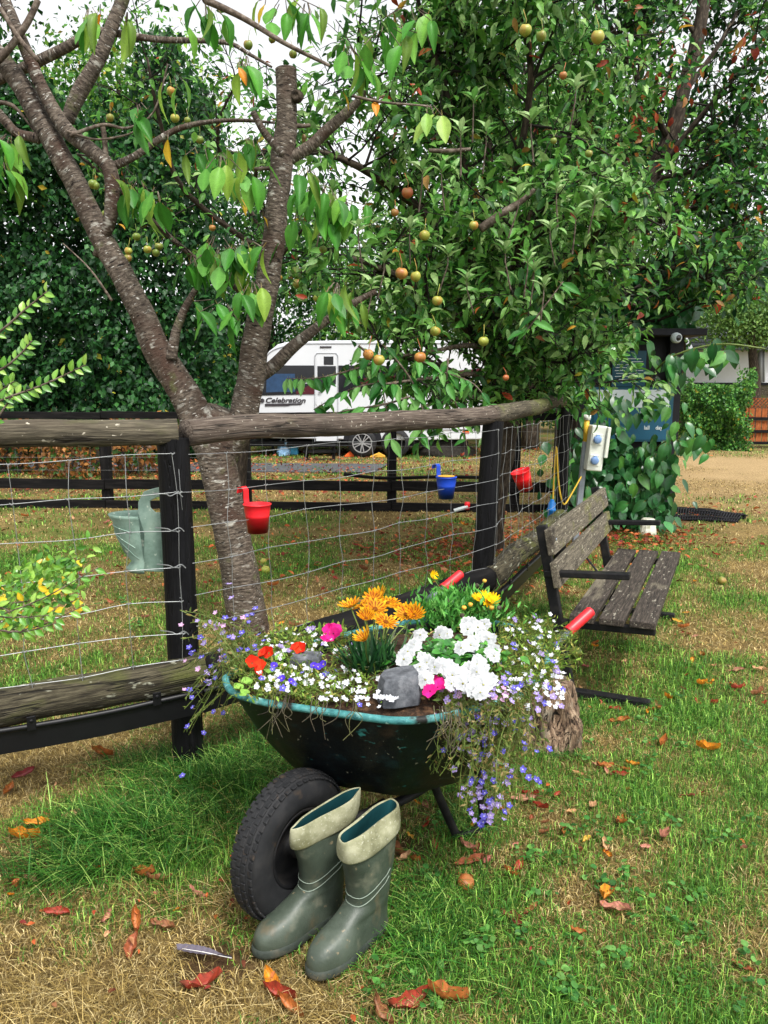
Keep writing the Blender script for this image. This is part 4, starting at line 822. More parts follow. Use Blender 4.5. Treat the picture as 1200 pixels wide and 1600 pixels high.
for i, (x, y, r, k) in enumerate(AL): apple(at(x, y, Y=6.4), r * 6.4 / 1200, a2, K3[k], 40 + i)

# leaning tree at the right, autumn tinted
lt = thing('leaning_tree', 'tall leaning tree with dark trunk and some red autumn leaves above the notice board', 'tree', (2.6, 9.4, 0))
tp = px_path([(880, 800), (890, 620), (925, 480), (960, 400), (1010, 290), (1045, 220), (1065, 150), (1090, 60), (1105, -40), (1120, -160)], 9.3, 6)
limb(lt, 'trunk', tp, [.15, .14, .12, .11, .1, .095, .085, .075, .06, .05], 'bark', 14, .08, 6)
bo = []
for i, (pts, r) in enumerate([([(1010, 290, 0), (1080, 200, -.3), (1140, 130, -.5), (1200, 60, -.6)], .04), ([(1045, 220, 0), (1000, 130, -.4), (960, 50, -.6), (900, -30, -.8)], .04), ([(960, 400, 0), (1040, 340, -.5), (1110, 320, -.9), (1170, 300, -1.2)], .04), ([(940, 450, 0), (1000, 420, -.8), (1060, 420, -1.4), (1110, 440, -1.8)], .035), ([(925, 480, 0), (900, 420, -.5), (880, 380, -.9)], .035),
                              ([(1065, 150, 0), (1130, 60, .2), (1180, -40, .4)], .035), ([(985, 340, 0), (930, 260, .2), (890, 150, .3)], .035), ([(1000, 310, 0), (1080, 270, .4), (1160, 240, .8), (1230, 230, 1)], .035), ([(920, 500, 0), (960, 470, -1), (1000, 480, -1.5)], .03), ([(930, 490, 0), (980, 500, -.5), (1030, 500, -.9), (1080, 470, -1.2)], .03), ([(925, 500, 0), (930, 520, -.6), (960, 530, -1)], .025), ([(940, 460, 0), (1020, 450, -.2), (1090, 430, -.4), (1150, 450, -.6)], .03), ([(1090, 60, 0), (1040, -20, 0), (1000, -90, 0)], .03), ([(1020, 280, 0), (1100, 260, -.4), (1150, 200, -.6)], .03)]):
    q = px_path(pts, 9.3, 4); limb(lt, 'bough', q, [r, r * .7, r * .3], 'bark', 8, .1, 150 + i); bo.append((q, r))
crown(lt, bo, 24, 9, .9, .34, 7, .095, GR + GRD, AUT, .03, T=T_near(.25, .1, .15), hang=.45, rsub=.012, keep=lambda p: p.z > 2.25 and not (p.y < 9.6 and min((p.x - q.x) ** 2 + (p.z - q.z) ** 2 for q in tp[8::4]) < .045))
# red autumn sprays
P = []; 
for px_, py_, n in ((985, 190, 28), (1020, 110, 22), (980, 60, 12), (1165, 95, 16), (1180, 70, 10), (1010, 200, 14), (1070, 100, 8), (1035, 160, 12)):
    for i in range(n): P.append(at(px_ + rs.gauss(0, 24), py_ + rs.gauss(0, 34), Y=8.6 + rs.uniform(-.4, .4)))
P = np.array(P); n = len(P); D = rng.normal(0, .5, (n, 3)); D[:, 2] -= 1; Nn = rng.normal(0, 1, (n, 3)); Nn[:, 1] -= 1
V, F, C = scatter(T_near(.26, .1, .2), P, D, Nn, .1 * rng.uniform(.6, 1.2, n), leafcols(n, [hexc('9c4a2a'), hexc('8a3626'), hexc('a87238'), hexc('7a4428'), hexc('6a7a34')], .3)); npmesh('autumn_leaves', V, F, C, 'leaf', lt, kind='stuff')

# background trees and hedge
def mass_tree(label, x, y, z0, z1, rx, ry, n, ls, cols, name='background_tree', alt=None, palt=0, trunk=True, group=None, cat='tree', clumps=60, inner=.0, T=None, cs=.45):
    t = thing(name, label, cat, (x, y, 0), group); zc = (z0 + z1) / 2; rz = (z1 - z0) / 2
    if trunk:
        m = MB(); m.tube(smooth_path([(x, y, -.1), (x + .1, y, z1 * .3), (x - .1, y, z1 * .6), (x, y, z1 * .85)], 4), lerp_list([.22, .16, .1, .04], 13), 10, rough=.08); m.build('trunk', 'bark', t, smooth=True)
    K = rng.normal(0, 1, (clumps, 3)); K = norm(K) * (rng.random((clumps, 1)) ** .4); K = K * [rx, ry, rz] + [x, y, zc]
    idx = rng.integers(0, clumps, n); P = K[idx] + rng.normal(0, cs, (n, 3)) * [1, 1, .8]
    P = P[P[:, 2] > z0]; idx = idx[:len(P)]; n = len(P)
    shade = rng.uniform(.75, 1.25, clumps)[idx]
    D = rng.normal(0, .8, (n, 3)); D[:, 2] -= .35; Nn = rng.normal(0, .6, (n, 3)); Nn[:, 2] += .8; Nn[:, 1] -= .4
    V, F, C = scatter(T if T is not None else T_far(), P, D, Nn, ls * rng.uniform(.6, 1.3, n), leafcols(n, cols, .3, alt, palt) * shade[:, None]); npmesh('crown', V, F, C, 'leaf', t, kind='stuff'); return t
def mass_hedge(label, x0, x1, y, dy, z1, n, ls, cols, name='hedge', alt=None, palt=0, z0=0, top=.12):
    t = thing(name, label, 'hedge', ((x0 + x1) / 2, y, 0))
    X = rng.uniform(x0, x1, n); Z = z0 + (z1 - z0) * rng.random(n) * (1 + top * (fbm(X, X * 0, 1.3) - .5) * 4); Y = y + dy * (rng.random(n) ** 2) + (fbm(X, Z, .9, 2) - .5) * 1.6 + (fbm(X, Z, 2.6, 6) - .5) * 1.0
    P = np.stack([X, Y, Z], 1); D = rng.normal(0, .6, (n, 3)); D[:, 2] -= .7; Nn = rng.normal(0, .5, (n, 3)); Nn[:, 2] += .6; Nn[:, 1] -= .7
    V, F, C = scatter(T_far(.34), P, D, Nn, ls * rng.uniform(.6, 1.3, n), leafcols(n, cols, .35, alt, palt)); npmesh('foliage', V, F, C, 'leaf', t, kind='stuff')
    m = MB(); 
    for i in range(24):
        a = Vector((rs.uniform(x0 + .3, x1 - .3), y + dy * .5, 0)); m.tube([a, a + Vector((rs.uniform(-.2, .2), .2, z1 * .4)), a + Vector((rs.uniform(-.3, .3), .2, z1 * .65))], [.05, .04, .02], 5)
    m.build('stems', 'dark_twig', t, kind='stuff'); return t
YG = [hexc('a5a838'), hexc('c0a83a')]
mass_hedge('tall dark ivy clad hedge filling the left side behind the back fence', -11, -3.2, 15.0, 2.6, 7.0, 70000, .13, GRD, alt=YG, palt=.008)
mass_hedge('low brown and green brambles under the dark hedge at the left edge', -8.5, -3.4, 12.6, .8, .95, 4500, .09, [hexc('8a5a30'), hexc('6b4a2a'), hexc('3f6428'), hexc('a5713a')], name='bramble')
mass_tree('dark leafy tree towering at the left edge above the hedge', -8.6, 15.2, 4.5, 11.5, 3.2, 2.2, 14000, .15, GRD + GR, alt=YG, palt=.01, clumps=70)
mass_tree('bright green tree left of the sky gap above the dark hedge', -5.6, 17.5, 4.5, 9.2, 2.0, 1.8, 12000, .13, GRL + GR, alt=YG, palt=.03, clumps=55)
mass_tree('dark green tree rising behind the front of the caravan', -3.0, 20.5, 0.3, 6.6, 2.6, 1.6, 16000, .14, GRD + GR, clumps=80)
mass_tree('light green tree behind the middle of the caravan', .2, 21, .5, 6.4, 2.6, 1.6, 14000, .14, GR + GRL, clumps=70)
mass_tree('tall green tree behind the apple tree', 3.4, 18, .6, 9.6, 2.6, 2.2, 20000, .14, GR + GRD, clumps=100, alt=AUT, palt=.01)
mass_tree('slim green tree behind the leaning tree', 5.4, 17.5, 3.0, 8.2, 1.1, 1.6, 5000, .13, GR, clumps=45, alt=AUT, palt=.04)
mass_tree('grey green distant tree in front of the slate roof at the right', 11.4, 24, 2.6, 6.4, 2.0, 1.2, 18000, .12, [hexc('5f8048'), hexc('769a58'), hexc('4b6a3f')], clumps=130, trunk=False)
mass_tree('light green leafy tree overhanging the white wall at the right', 10.4, 22, 2.45, 4.5, 2.6, .8, 14000, .10, [hexc('6a8f48'), hexc('86a858'), hexc('557a3a')], clumps=110, cs=.3)
mass_tree('feathery distant tree at the right edge behind the leaning tree', 9.4, 25, 3.4, 7.4, 2.0, 1.4, 8000, .12, GR + GRL, clumps=55)
mass_tree('wide dark tree closing the view far behind the dark hedge', -14, 24, 0, 9, 5, 2, 12000, .2, GRD, clumps=90, cs=.7)
mass_tree('wide dark tree closing the view far behind the notice board', 4.6, 24, .1, 4.6, 3.0, 1.2, 12000, .16, GRD + GR, clumps=80)
mass_hedge('rounded green hedge beside the orange fence panels across the drive', 6.95, 8.3, 17.7, .9, 1.8, 12000, .07, GR, alt=YG, palt=.02, top=.16)
mass_hedge('dark far hedge closing the field behind everything', -30, 36, 32, 2, 3.4, 16000, .3, GRD)
# ---------------------------------------------------------------- wheelbarrow
C0 = Vector((-.262, 2.005, 0)); AX = Vector((.6, .8, 0)); PX = Vector((-.8, .6, 0))
wb = thing('wheelbarrow', 'old black wheelbarrow with teal rim and red grips, used as a flower planter', 'wheelbarrow', (C0.x, C0.y, 0))
ZR = .62
rim_px = [(352, 1060), (362, 1080), (405, 1096), (480, 1108), (550, 1118), (620, 1126), (680, 1122), (740, 1108), (800, 1092)]
rimw = [at(a, b, z=ZR) for a, b in rim_px] + [Vector(q) for q in ((.46, 2.20, ZR), (.53, 2.38, ZR), (.53, 2.58, ZR), (.44, 2.74, ZR), (.28, 2.80, ZR), (.08, 2.76, ZR), (-.14, 2.62, ZR), (-.33, 2.45, ZR), (-.45, 2.30, ZR))]
RIM = smooth_path(rimw + [rimw[0]], 5)[:-1]; nR = len(RIM)
cen = Vector((.03, 2.35, ZR)); cb2 = Vector((.035, 2.33, .27))
def tray_ring(f, z, drop=0): return [Vector((cb2.x + (cen.x - cb2.x) * f + (p.x - cen.x) * f, cb2.y + (cen.y - cb2.y) * f + (p.y - cen.y) * f, z)) for p in RIM]
lev = [(1.0, ZR), (.985, ZR - .012), (.93, .56), (.86, .49), (.77, .42), (.68, .36), (.60, .312), (.5, .288), (.35, .279), (.1, .277)]
m = MB(); vs = []
for f, z in lev: vs += tray_ring(f, z)
fs = [(i * nR + k, (i + 1) * nR + k, (i + 1) * nR + (k + 1) % nR, i * nR + (k + 1) % nR) for i in range(len(lev) - 1) for k in range(nR)] + [tuple((len(lev) - 1) * nR + k for k in range(nR - 1, -1, -1))]
m.add(vs, fs); o = m.build('tray', 'tray', wb, smooth=True); sd = o.modifiers.new('thick', 'SOLIDIFY'); sd.thickness = .004
m = MB(); m.tube(RIM + [RIM[0], RIM[1]], .0105, 10, cap=False, rough=.06); m.build('rim', 'rim_teal', wb, smooth=True)
m = MB(); sr = tray_ring(.95, ZR - .035); vs = sr + tray_ring(.6, ZR + .01) + tray_ring(.25, ZR + .03) + [cen + Vector((0, 0, .03))]
vs = [Vector((v.x, v.y, v.z + .02 * (float(fbm(v.x, v.y, 9)) - .5))) for v in vs]
m.add(vs, [(i * nR + k, i * nR + (k + 1) % nR, (i + 1) * nR + (k + 1) % nR, (i + 1) * nR + k) for i in range(2) for k in range(nR)] + [(2 * nR + k, 2 * nR + (k + 1) % nR, 3 * nR) for k in range(nR)])
tag(m.build('potting_soil', 'soil', smooth=True), 'dark crumbly soil filling the black wheelbarrow tray', 'soil', kind='stuff')
# wheel
WR = .208; WC = C0 + Vector((0, 0, WR))
pr = []
for k in range(25):
    a = 2 * math.pi * k / 24 + math.pi; x = math.cos(a); y = math.sin(a)
    pr.append((WR - .056 + (abs(x) ** .8 * (1 if x > 0 else -1)) * .056, y * .047 * (1.0 if x < .3 else .94)))
m = MB(); m.lathe(pr, 64, WC, PX); tyre_ = m.build('tyre', 'rubber', wb, smooth=True)
m = MB(); xw, yw = frame_z(PX)
for k in range(52):
    for j, off in enumerate((-.033, -.017, 0, .017, .033)):
        a = 2 * math.pi * (k + .5 * (j % 2)) / 52; rad = xw * math.cos(a) + yw * math.sin(a); tan = PX.cross(rad); r_ = WR - .056 + .056 * math.sqrt(max(0, 1 - (off / .050) ** 2)) ** .85
        m.box(WC + rad * (r_ - .0005) + PX * off, (.0055, .019 if j in (0, 4) else .021, .015), (rad + PX * (off * 9 if abs(off) > .03 else 0) if False else rad, tan, PX))
under(m.build('tread', 'rubber', wb, kind='stuff', bevel=.0015, bseg=1), tyre_)
m = MB(); m.lathe([(.104, -.036), (.112, -.038), (.113, -.033), (.102, -.028), (.096, -.01), (.08, .0), (.045, -.004), (.032, -.012), (.030, -.045), (.02, -.05), (0, -.05)], 40, WC, PX); m.lathe([(.104, .036), (.112, .038), (.113, .033), (.102, .028), (.096, .01), (.045, .006), (.03, .045), (0, .05)], 40, WC, PX); m.build('wheel_rim', 'black_metal', wb, smooth=True)
m = MB(); m.tube([WC - PX * .1, WC + PX * .1], .011, 10); m.lathe([(0, -.006), (.02, -.006), (.02, .006), (0, .006)], 6, WC - PX * .098, PX); m.build('axle', 'black_metal', wb, smooth=True)
def hb(px, py, z): return at(px, py, z=z)
H1a, H1b = hb(862, 1010, .56), hb(921, 957, .66); H2a, H2b = hb(672, 936, .60), hb(718, 898, .68)
for s, (a, b) in ((-1, (H1a, H1b)), (1, (H2a, H2b))):
    pts = smooth_path([WC + PX * .085 * s, WC + PX * .085 * s + AX * .1 + Vector((0, 0, .04)), C0 + AX * .35 + PX * .16 * s + Vector((0, 0, .245)), C0 + AX * .72 + PX * .2 * s + Vector((0, 0, .28)), a - (b - a).normalized() * .3 + Vector((0, 0, -.05)), a, b], 6)
    m = MB(); m.tube(pts, .015, 12); m.build('frame_tube', 'black_metal', wb, smooth=True)
    d = (b - a).normalized(); g0 = a + d * ((b - a).length * .42)
    m = MB(); m.tube([a - d * .02, g0 + d * .01], .0175, 12); ht_ = m.build('handle_tube', 'handle_grey', wb, smooth=True)
    m = MB(); gl = []; L = (b - g0).length + .012
    m.lathe([(0, 0), (.0215, 0), (.0225, .006), (.020, .012)] + [(.0205 - .0012 * (i % 2), .018 + i * (L - .03) / 9) for i in range(10)] + [(.020, L - .006), (.016, L - .001), (0, L)], 20, g0, d); under(m.build('grip', 'handle_red', wb, smooth=True), ht_)
F1 = hb(714, 1312, 0.005); F2 = hb(757, 1292, 0.005)
for ft, kn in ((F1, Vector((.135, 2.28, .30))), (F2, Vector((.30, 2.40, .33)))):
    m = MB(); m.tube(smooth_path([kn, kn.lerp(ft, .5), ft + Vector((0, 0, .01))], 4), .0145, 12); m.build('leg', 'black_metal', wb, smooth=True)
m = MB(); m.tube([F1 + Vector((0, 0, .01)), F1.lerp(F2, .5) + Vector((0, 0, .004)), F2 + Vector((0, 0, .01))], .014, 10); m.build('foot_bar', 'black_metal', wb, smooth=True)
m = MB(); m.tube([WC - PX * .075 + Vector((0, 0, .02)), C0 + AX * .28 - PX * .12 + Vector((0, 0, .25))], .011, 10); m.build('brace', 'black_metal', wb, smooth=True)
m = MB(); m.tube([WC + PX * .075 + Vector((0, 0, .02)), at(480, 1195, z=.29)], .011, 10); m.build('brace', 'black_metal', wb, smooth=True)

# ---------------------------------------------------------------- flowers growing in the barrow
def petal_flower(name, npet, plen, pw, cols, cup=.15, notch=0, centre=None, layers=1, stripe_or_shade=None, mat='petal', tipc=None):
    mb = MB()
    for L in range(layers):
        for i in range(npet):
            a = 2 * math.pi * (i + .5 * L) / npet + rs.uniform(-.06, .06); ca, sa = math.cos(a), math.sin(a); ln = plen * rs.uniform(.9, 1.08) * (1 - .12 * L); st = 5
            c = rs.choice(cols); vs, cc = [], []
            for k in range(st + 1):
                t = k / st; w_ = pw * math.sin(math.pi * (.12 + .8 * t) if not notch else math.pi * (.1 + .62 * t)) ** .8; r = ln * (.12 + .88 * t); z = cup * ln * t ** 1.3 + .1 * plen * L + rs.uniform(-.02, .02) * plen
                for s in (-1, 0, 1):
                    rr = r - (notch * ln if (s == 0 and k == st) else 0)
                    vs.append((ca * rr - sa * w_ * s, sa * rr + ca * w_ * s, z + (0 if s else -.03 * plen)))
                    q = c if not (stripe_or_shade and s == 0 and t < .8) else stripe_or_shade
                    if tipc and t > .55 and s: q = tipc
                    cc.append(q)
            o = len(mb.v); mb.v += vs; mb.tc += vs; mb.c += cc
            for k in range(st):
                for j in (0, 1): e = o + k * 3 + j; mb.f.append((e, e + 1, e + 4, e + 3)); mb.mi.append(0)
    if centre:
        cr, cc, ch = centre; o = len(mb.v); mb.lathe([(cr, .0), (cr * .95, ch * .6), (cr * .5, ch), (0, ch * 1.05)], 10, (0, 0, .01 * plen), (0, 0, 1), col=cc)
    o = mb.build(name, mat, smooth=True); col.objects.unlink(o); return o
def place(proto, name, parent, p, d, s=1):
    q = Vector(d).to_track_quat('Z', 'Y'); o = proto.copy(); o.name = name; col.objects.link(o); o.parent = parent; o.location = Vector(p) - wloc(parent)
    e = q @ Vector((0, 0, 1)); o.rotation_euler = (q.to_matrix() @ Matrix.Rotation(rs.uniform(0, 6.28), 3, 'Z')).to_euler(); o.scale = (s, s, s); return o
OR = [hexc('dc9e14'), hexc('d48c0e'), hexc('e6b022')]; OS = hexc('8a2c0c')
gz_f = [petal_flower('gazania', 15, .040, .0056, OR, cup=c, centre=(.008, hexc('8a4a10'), .004), stripe_or_shade=OS) for c in (.15, .5, .9)]
yel_f = [petal_flower('daisy', 14, .030, .005, [hexc('f5c914'), hexc('f0b80c')], cup=c, centre=(.009, hexc('e0a010'), .005)) for c in (.2, .8)]
W = hexc('f4f5f6')
imp_f = [petal_flower('impatiens', 5, .022, .0115, [(.60, .61, .62), (.52, .535, .55)], cup=c, notch=.12, centre=(.002, hexc('b8b460'), .002), stripe_or_shade=(.42, .44, .45)) for c in (.04, .12, -.12)]  # grey midline: crease shade put into the white petals' colour
lob = {k: [petal_flower('lobelia', 5, .009, .0034, [hexc(h) for h in hs_], cup=.25, centre=(.0016, (.8, .8, .75), .001))] for k, hs_ in dict(white=['dcdce0', 'c8ccd4'], blue=['6660c4', '7a74cc', '5550b4'], lilac=['a896cc', '9a88c4'], pink=['cda6cc', 'c898bc']).items()}
nas_f = [petal_flower('nasturtium', 5, .022, .014, [hexc('d8301c'), hexc('e0401e')], cup=.7, notch=.05)]
mag_f = [petal_flower('petunia', 5, .024, .015, [hexc('d4147c'), hexc('e02488')], cup=.35, notch=.08, centre=(.003, hexc('8a0a50'), .002))]
vio_f = [petal_flower('viola', 5, .013, .009, [hexc('4a30c0'), hexc('5a3ed0')], cup=.3, centre=(.002, hexc('f0d030'), .001))]
def toward(px_=0): return Vector((rs.gauss(0, .35), -.55 + rs.gauss(0, .3), .85))
def bp(px_, py_, h): return at(px_, py_, z=ZR + h)
def strap_leaves(parent, cx, cy, n, L0, w_, cols, z0, name='foliage', spread=.8, arch=.5, base=.03):
    ring = []; a = rng.uniform(0, 6.28, n); D = np.stack([np.cos(a), np.sin(a), a * 0], 1); S = np.stack([-np.sin(a), np.cos(a), a * 0], 1); H = L0 * rng.uniform(.55, 1.15, n); le = rng.uniform(.15, 1, n) * spread
    P = np.stack([cx + rng.normal(0, base, n), cy + rng.normal(0, base, n), np.full(n, z0)], 1)
    for t, ww in ((0, .5), (.3, .9), (.6, 1), (.85, .7), (1, .05)):
        c = P + D * (H * le * t)[:, None] + np.array([0, 0, 1.]) * (H * (t * (1 - .3 * le) - arch * le * t * t))[:, None]; ring += [c - S * w_ * ww / 2, c + S * w_ * ww / 2]
    V = np.stack(ring, 1); k = np.arange(n)[:, None] * 10
    F = np.concatenate([k + np.array([[2 * i, 2 * i + 1, 2 * i + 3]]) for i in range(4)] + [k + np.array([[2 * i, 2 * i + 3, 2 * i + 2]]) for i in range(4)], 0)
    C = np.repeat(leafcols(n, cols, .35), 10, 0); return npmesh(name, V.reshape(-1, 3), F, C, 'leaf', parent, kind='stuff')
def stalk(m, a, b, r=.0018): 
    a, b = Vector(a), Vector(b); mid = a.lerp(b, .5) + Vector((rs.uniform(-.01, .01), rs.uniform(-.01, .01), .01)); m.tube(smooth_path([a, mid, b], 3), r, 4, cap=False)
# orange gazania
gc = at(580, 1055, z=ZR); gp = thing('gazania_plant', 'clump of orange striped gazanias with dark strap leaves at the back middle of the barrow', 'flowers', (gc.x, gc.y, ZR))
strap_leaves(gp, gc.x, gc.y, 230, .17, .009, [hexc('1f4a26'), hexc('2e5f30'), hexc('3a6a38'), hexc('16381e')], ZR - .01, spread=.75)
strap_leaves(gp, gc.x + .06, gc.y + .02, 50, .17, .010, [hexc('6f8a6a'), hexc('8a9a78'), hexc('4a6a48')], ZR - .01, spread=1.1)
m = MB()
for i, (x, y, k) in enumerate([(566, 946, 0), (583, 938, 0), (606, 942, 0), (586, 952, 0), (603, 972, 0), (548, 948, 1), (625, 950, 0), (634, 960, 1), (572, 966, 2), (571, 1000, 2), (592, 935, 1), (648, 962, 2)]):
    p = bp(x, y, .16); d = toward(); place(gz_f[k], 'flower', gp, p, d, rs.uniform(.9, 1.15) * (.8 if k == 2 else 1)); stalk(m, (gc.x + rs.uniform(-.03, .03), gc.y + rs.uniform(-.03, .03), ZR), p - d.normalized() * .004, .0022)
m.build('stalks', 'stem', gp, kind='stuff')
# yellow daisy bush
yc = at(715, 975, z=ZR); yp = thing('yellow_daisy_plant', 'bushy bright green plant with yellow daisies and brown seed heads behind the white flowers', 'flowers', (yc.x, yc.y, ZR))
n = 1500; P = np.stack([yc.x + rng.normal(0, .075, n), yc.y + rng.normal(0, .06, n), ZR + .04 + rng.normal(0, .038, n)], 1); D = rng.normal(0, .7, (n, 3)); D[:, 2] = np.abs(D[:, 2]) + .4; Nn = rng.normal(0, .7, (n, 3)); Nn[:, 1] -= .6
V, F, C = scatter(T_near(.13, .05, .2), P, D, Nn, .034 * rng.uniform(.6, 1.3, n), leafcols(n, [hexc('4c8f38'), hexc('5fa347'), hexc('3a7a30'), hexc('76b455')], .25)); npmesh('foliage', V, F, C, 'leaf', yp, kind='stuff')
m = MB()
for x, y, k, s in ((748, 936, 0, 1.1), (762, 938, 0, 1.1), (770, 940, 1, .9), (756, 932, 0, .9), (676, 901, 1, .7)):
    p = bp(x, y, .11); d = toward(); place(yel_f[k], 'flower', yp, p, d, s); stalk(m, (yc.x, yc.y, ZR), p)
for x, y in ((745, 915), (757, 908), (693, 925), (735, 945), (725, 950), (768, 950), (722, 962), (700, 938), (780, 950)):
    p = bp(x, y, .10); m2 = MB(); m2.lathe([(0, -.008), (.006, -.006), (.009, 0), (.008, .006), (.003, .008), (0, .008)], 8, p, (.1, -.2, 1)); m2.build('seed_head', 'ochre' if rs.random() < .4 else 'rail_pale', yp, smooth=True); stalk(m, (yc.x + rs.uniform(-.03, .03), yc.y, ZR), p, .0013)
m.build('stalks', 'stem', yp, kind='stuff')
# white impatiens
ic = at(705, 1050, z=ZR); ip = thing('impatiens_plant', 'mound of pure white five petalled flowers in the right half of the barrow', 'flowers', (ic.x, ic.y, ZR))
n = 420; P = np.stack([ic.x + rng.normal(0, .075, n), ic.y + rng.normal(0, .06, n), ZR + .02 + rng.random(n) * .06], 1); D = rng.normal(0, 1, (n, 3)); D[:, 2] *= .3; Nn = rng.normal(0, .35, (n, 3)); Nn[:, 2] += 1; Nn[:, 1] -= .4
V, F, C = scatter(T_near(.3, .08, .25), P, D, Nn, .036 * rng.uniform(.6, 1.2, n), leafcols(n, [hexc('3f7f2e'), hexc('5a9a3c'), hexc('2f6a28')], .25)); npmesh('foliage', V, F, C, 'leaf_gloss', ip, kind='stuff')
IMP = [(623, 1022), (632, 1030), (645, 1008), (652, 1018), (660, 1002), (668, 975), (655, 992), (690, 985), (697, 990), (702, 982), (686, 992), (728, 975), (738, 972), (746, 980), (752, 990), (758, 996), (740, 985), (732, 983), (762, 1010), (770, 1018), (776, 1010), (738, 1002), (735, 1008), (758, 1022), (772, 1025), (648, 1030), (640, 1040), (655, 1042), (658, 1050), (665, 1035), (680, 1042), (690, 1040), (675, 1050), (700, 1038), (710, 1045), (716, 1035), (705, 1055), (722, 1052), (732, 1048), (745, 1050), (752, 1045), (758, 1056), (748, 1062), (735, 1065), (742, 1072), (725, 1068), (715, 1062), (755, 1070), (765, 1062), (730, 1058), (714, 1028), (722, 1012), (708, 1008), (750, 1030), (745, 1038), (660, 1055), (690, 1065), (705, 1068), (752, 1005), (765, 998), (745, 968), (757, 975), (637, 1018), (660, 1028), (668, 1020), (740, 1078), (752, 1082), (665, 1062), (700, 1048), (728, 1078)]
for x, y in IMP:
    if rs.random() < .28: continue
    h = .09 if y < 1045 else .075; place(rs.choice(imp_f), 'flower', ip, bp(x + rs.uniform(-2, 2), y, h), toward() * .8 + Vector((0, -.35, .1)), rs.uniform(.95, 1.25))
# lobelia: trailing stems with tiny flowers
def lobelia(label, stems, flowers, name='lobelia_plant', cols=None, sub=1):
    p0 = stems[0][0]; t = thing(name, label, 'flowers', tuple(p0)); m = MB(); P, D = [], []
    for pts in stems:
        q = smooth_path(pts, 4); m.tube(q, .0011, 3, cap=False)
        for a, b in zip(q[:-1], q[1:]):
            for _ in range(sub):
                P.append(a.lerp(b, rs.random())); D.append(rv() + (b - a).normalized() * .5)
                if rs.random() < .3: e = a + rv() * .03 + Vector((0, 0, .01)); m.tube([a, e], .0007, 3, cap=False)
    n = len(P); Nn = rng.normal(0, 1, (n, 3)); V, F, C = scatter(T_near(.16, .05, .2), np.array(P), np.array([tuple(d) for d in D]), Nn, .017 * rng.uniform(.6, 1.3, n), leafcols(n, cols, .3))
    npmesh('foliage', V, F, C, 'leaf', t, kind='stuff'); m.build('stems', 'stem' if name != 'dry' else 'ochre', t, kind='stuff')
    for (x, y, k, h, Yd) in flowers:
        p = at(x, y, z=h) if Yd is None else at(x, y, Y=Yd); place(rs.choice(lob[k]), 'flower', t, p, toward(), rs.uniform(.6, 1.15) if k == 'white' else rs.uniform(.8, 1.3))
    return t
LG = [hexc('7a9a3a'), hexc('8fae48'), hexc('5f8532'), hexc('a5a050')]; LD = [hexc('6b7a3a'), hexc('8a7a48'), hexc('9a8a58'), hexc('5a7034')]
def mound_stems(cx, cy, rx, ry, n, hh=.07, z0=ZR - .01, lean=(0, 0)):
    out = []
    for i in range(n):
        a = rs.uniform(0, 6.28); r = math.sqrt(rs.random()); b = at(cx + math.cos(a) * rx * r, cy + math.sin(a) * ry * r, z=z0); d = rv(); d.z = abs(d.z); out.append([b, b + Vector((d.x * .03, d.y * .03, hh * .5)), b + Vector((d.x * .07 + lean[0], d.y * .07 + lean[1], hh * rs.uniform(.5, 1)))])
    return out
def rf(boxes, n, kinds, h0, h1):
    out = []
    for i in range(n):
        x0, y0, x1, y1 = rs.choice(boxes); out.append((rs.uniform(x0, x1), rs.uniform(y0, y1), rs.choice(kinds), rs.uniform(h0, h1), None))
    return out
lobelia('mound of white lobelia spilling over the teal front rim of the barrow', mound_stems(480, 1075, 110, 32, 260, .06), rf([(420, 1035, 560, 1075), (500, 1060, 620, 1095), (560, 1070, 625, 1105), (400, 1040, 480, 1080), (440, 1040, 560, 1085)], 120, ['white'] * 9 + ['blue'], ZR + .03, ZR + .06), cols=LG)
lobelia('white lobelia at the back left of the barrow before the dark log', mound_stems(470, 1015, 70, 22, 120, .06), rf([(400, 980, 520, 1020), (420, 1000, 560, 1030)], 50, ['white'] * 6 + ['lilac'], ZR + .03, ZR + .06), cols=LG)
lobelia('white lobelia tumbling over the right end of the barrow above the stump', mound_stems(815, 1045, 62, 56, 300, .09, ZR - .03, (.03, -.02)), rf([(780, 975, 875, 1040), (780, 1030, 875, 1080), (840, 1050, 880, 1110), (760, 1060, 840, 1100), (780, 960, 870, 1010)], 120, ['white'] * 7 + ['lilac', 'blue'], ZR + .02, ZR + .06), cols=LG)
st = []
for i in range(140):
    x = rs.uniform(690, 830); a = at(x, rs.uniform(1060, 1105), z=ZR + .01); y2 = rs.uniform(1130, 1290) if x > 730 else rs.uniform(1120, 1220); b = at(x + rs.uniform(-45, 35), min(y2, 1300), Y=a.y + rs.uniform(-.12, .0)); b.z = max(b.z, .05)
    st.append([a, a + Vector((rs.uniform(-.02, .02), -.05, .0)), (a + b) / 2 + Vector((rs.uniform(-.03, .03), -.03, 0)), b])
fl = [(rs.uniform(690, 840), rs.uniform(1075, 1125), rs.choice(['pink', 'lilac', 'white', 'lilac']), 0, 2.03) for _ in range(40)]
for i in range(60): fl.append((rs.gauss(715, 26) + 25, rs.uniform(1085, 1150), rs.choice(['pink', 'pink', 'lilac', 'lilac']), 0, 1.99))
for i in range(85):
    y = rs.uniform(1120, 1290); fl.append((rs.gauss(762, 34 if y < 1220 else 24), y, rs.choice(['blue', 'blue', 'lilac', 'lilac']), 0, 1.97))
for x, y in ((838, 1218), (843, 1222), (826, 1215), (858, 1170), (820, 1170), (735, 1215), (742, 1217), (770, 1250), (765, 1262), (755, 1282), (752, 1290), (790, 1200)): fl.append((x, y, 'blue', 0, 2.02))
lobelia('blue and lilac lobelia hanging in a long curtain over the right side of the barrow', st, fl, cols=LD, sub=2)
st = []
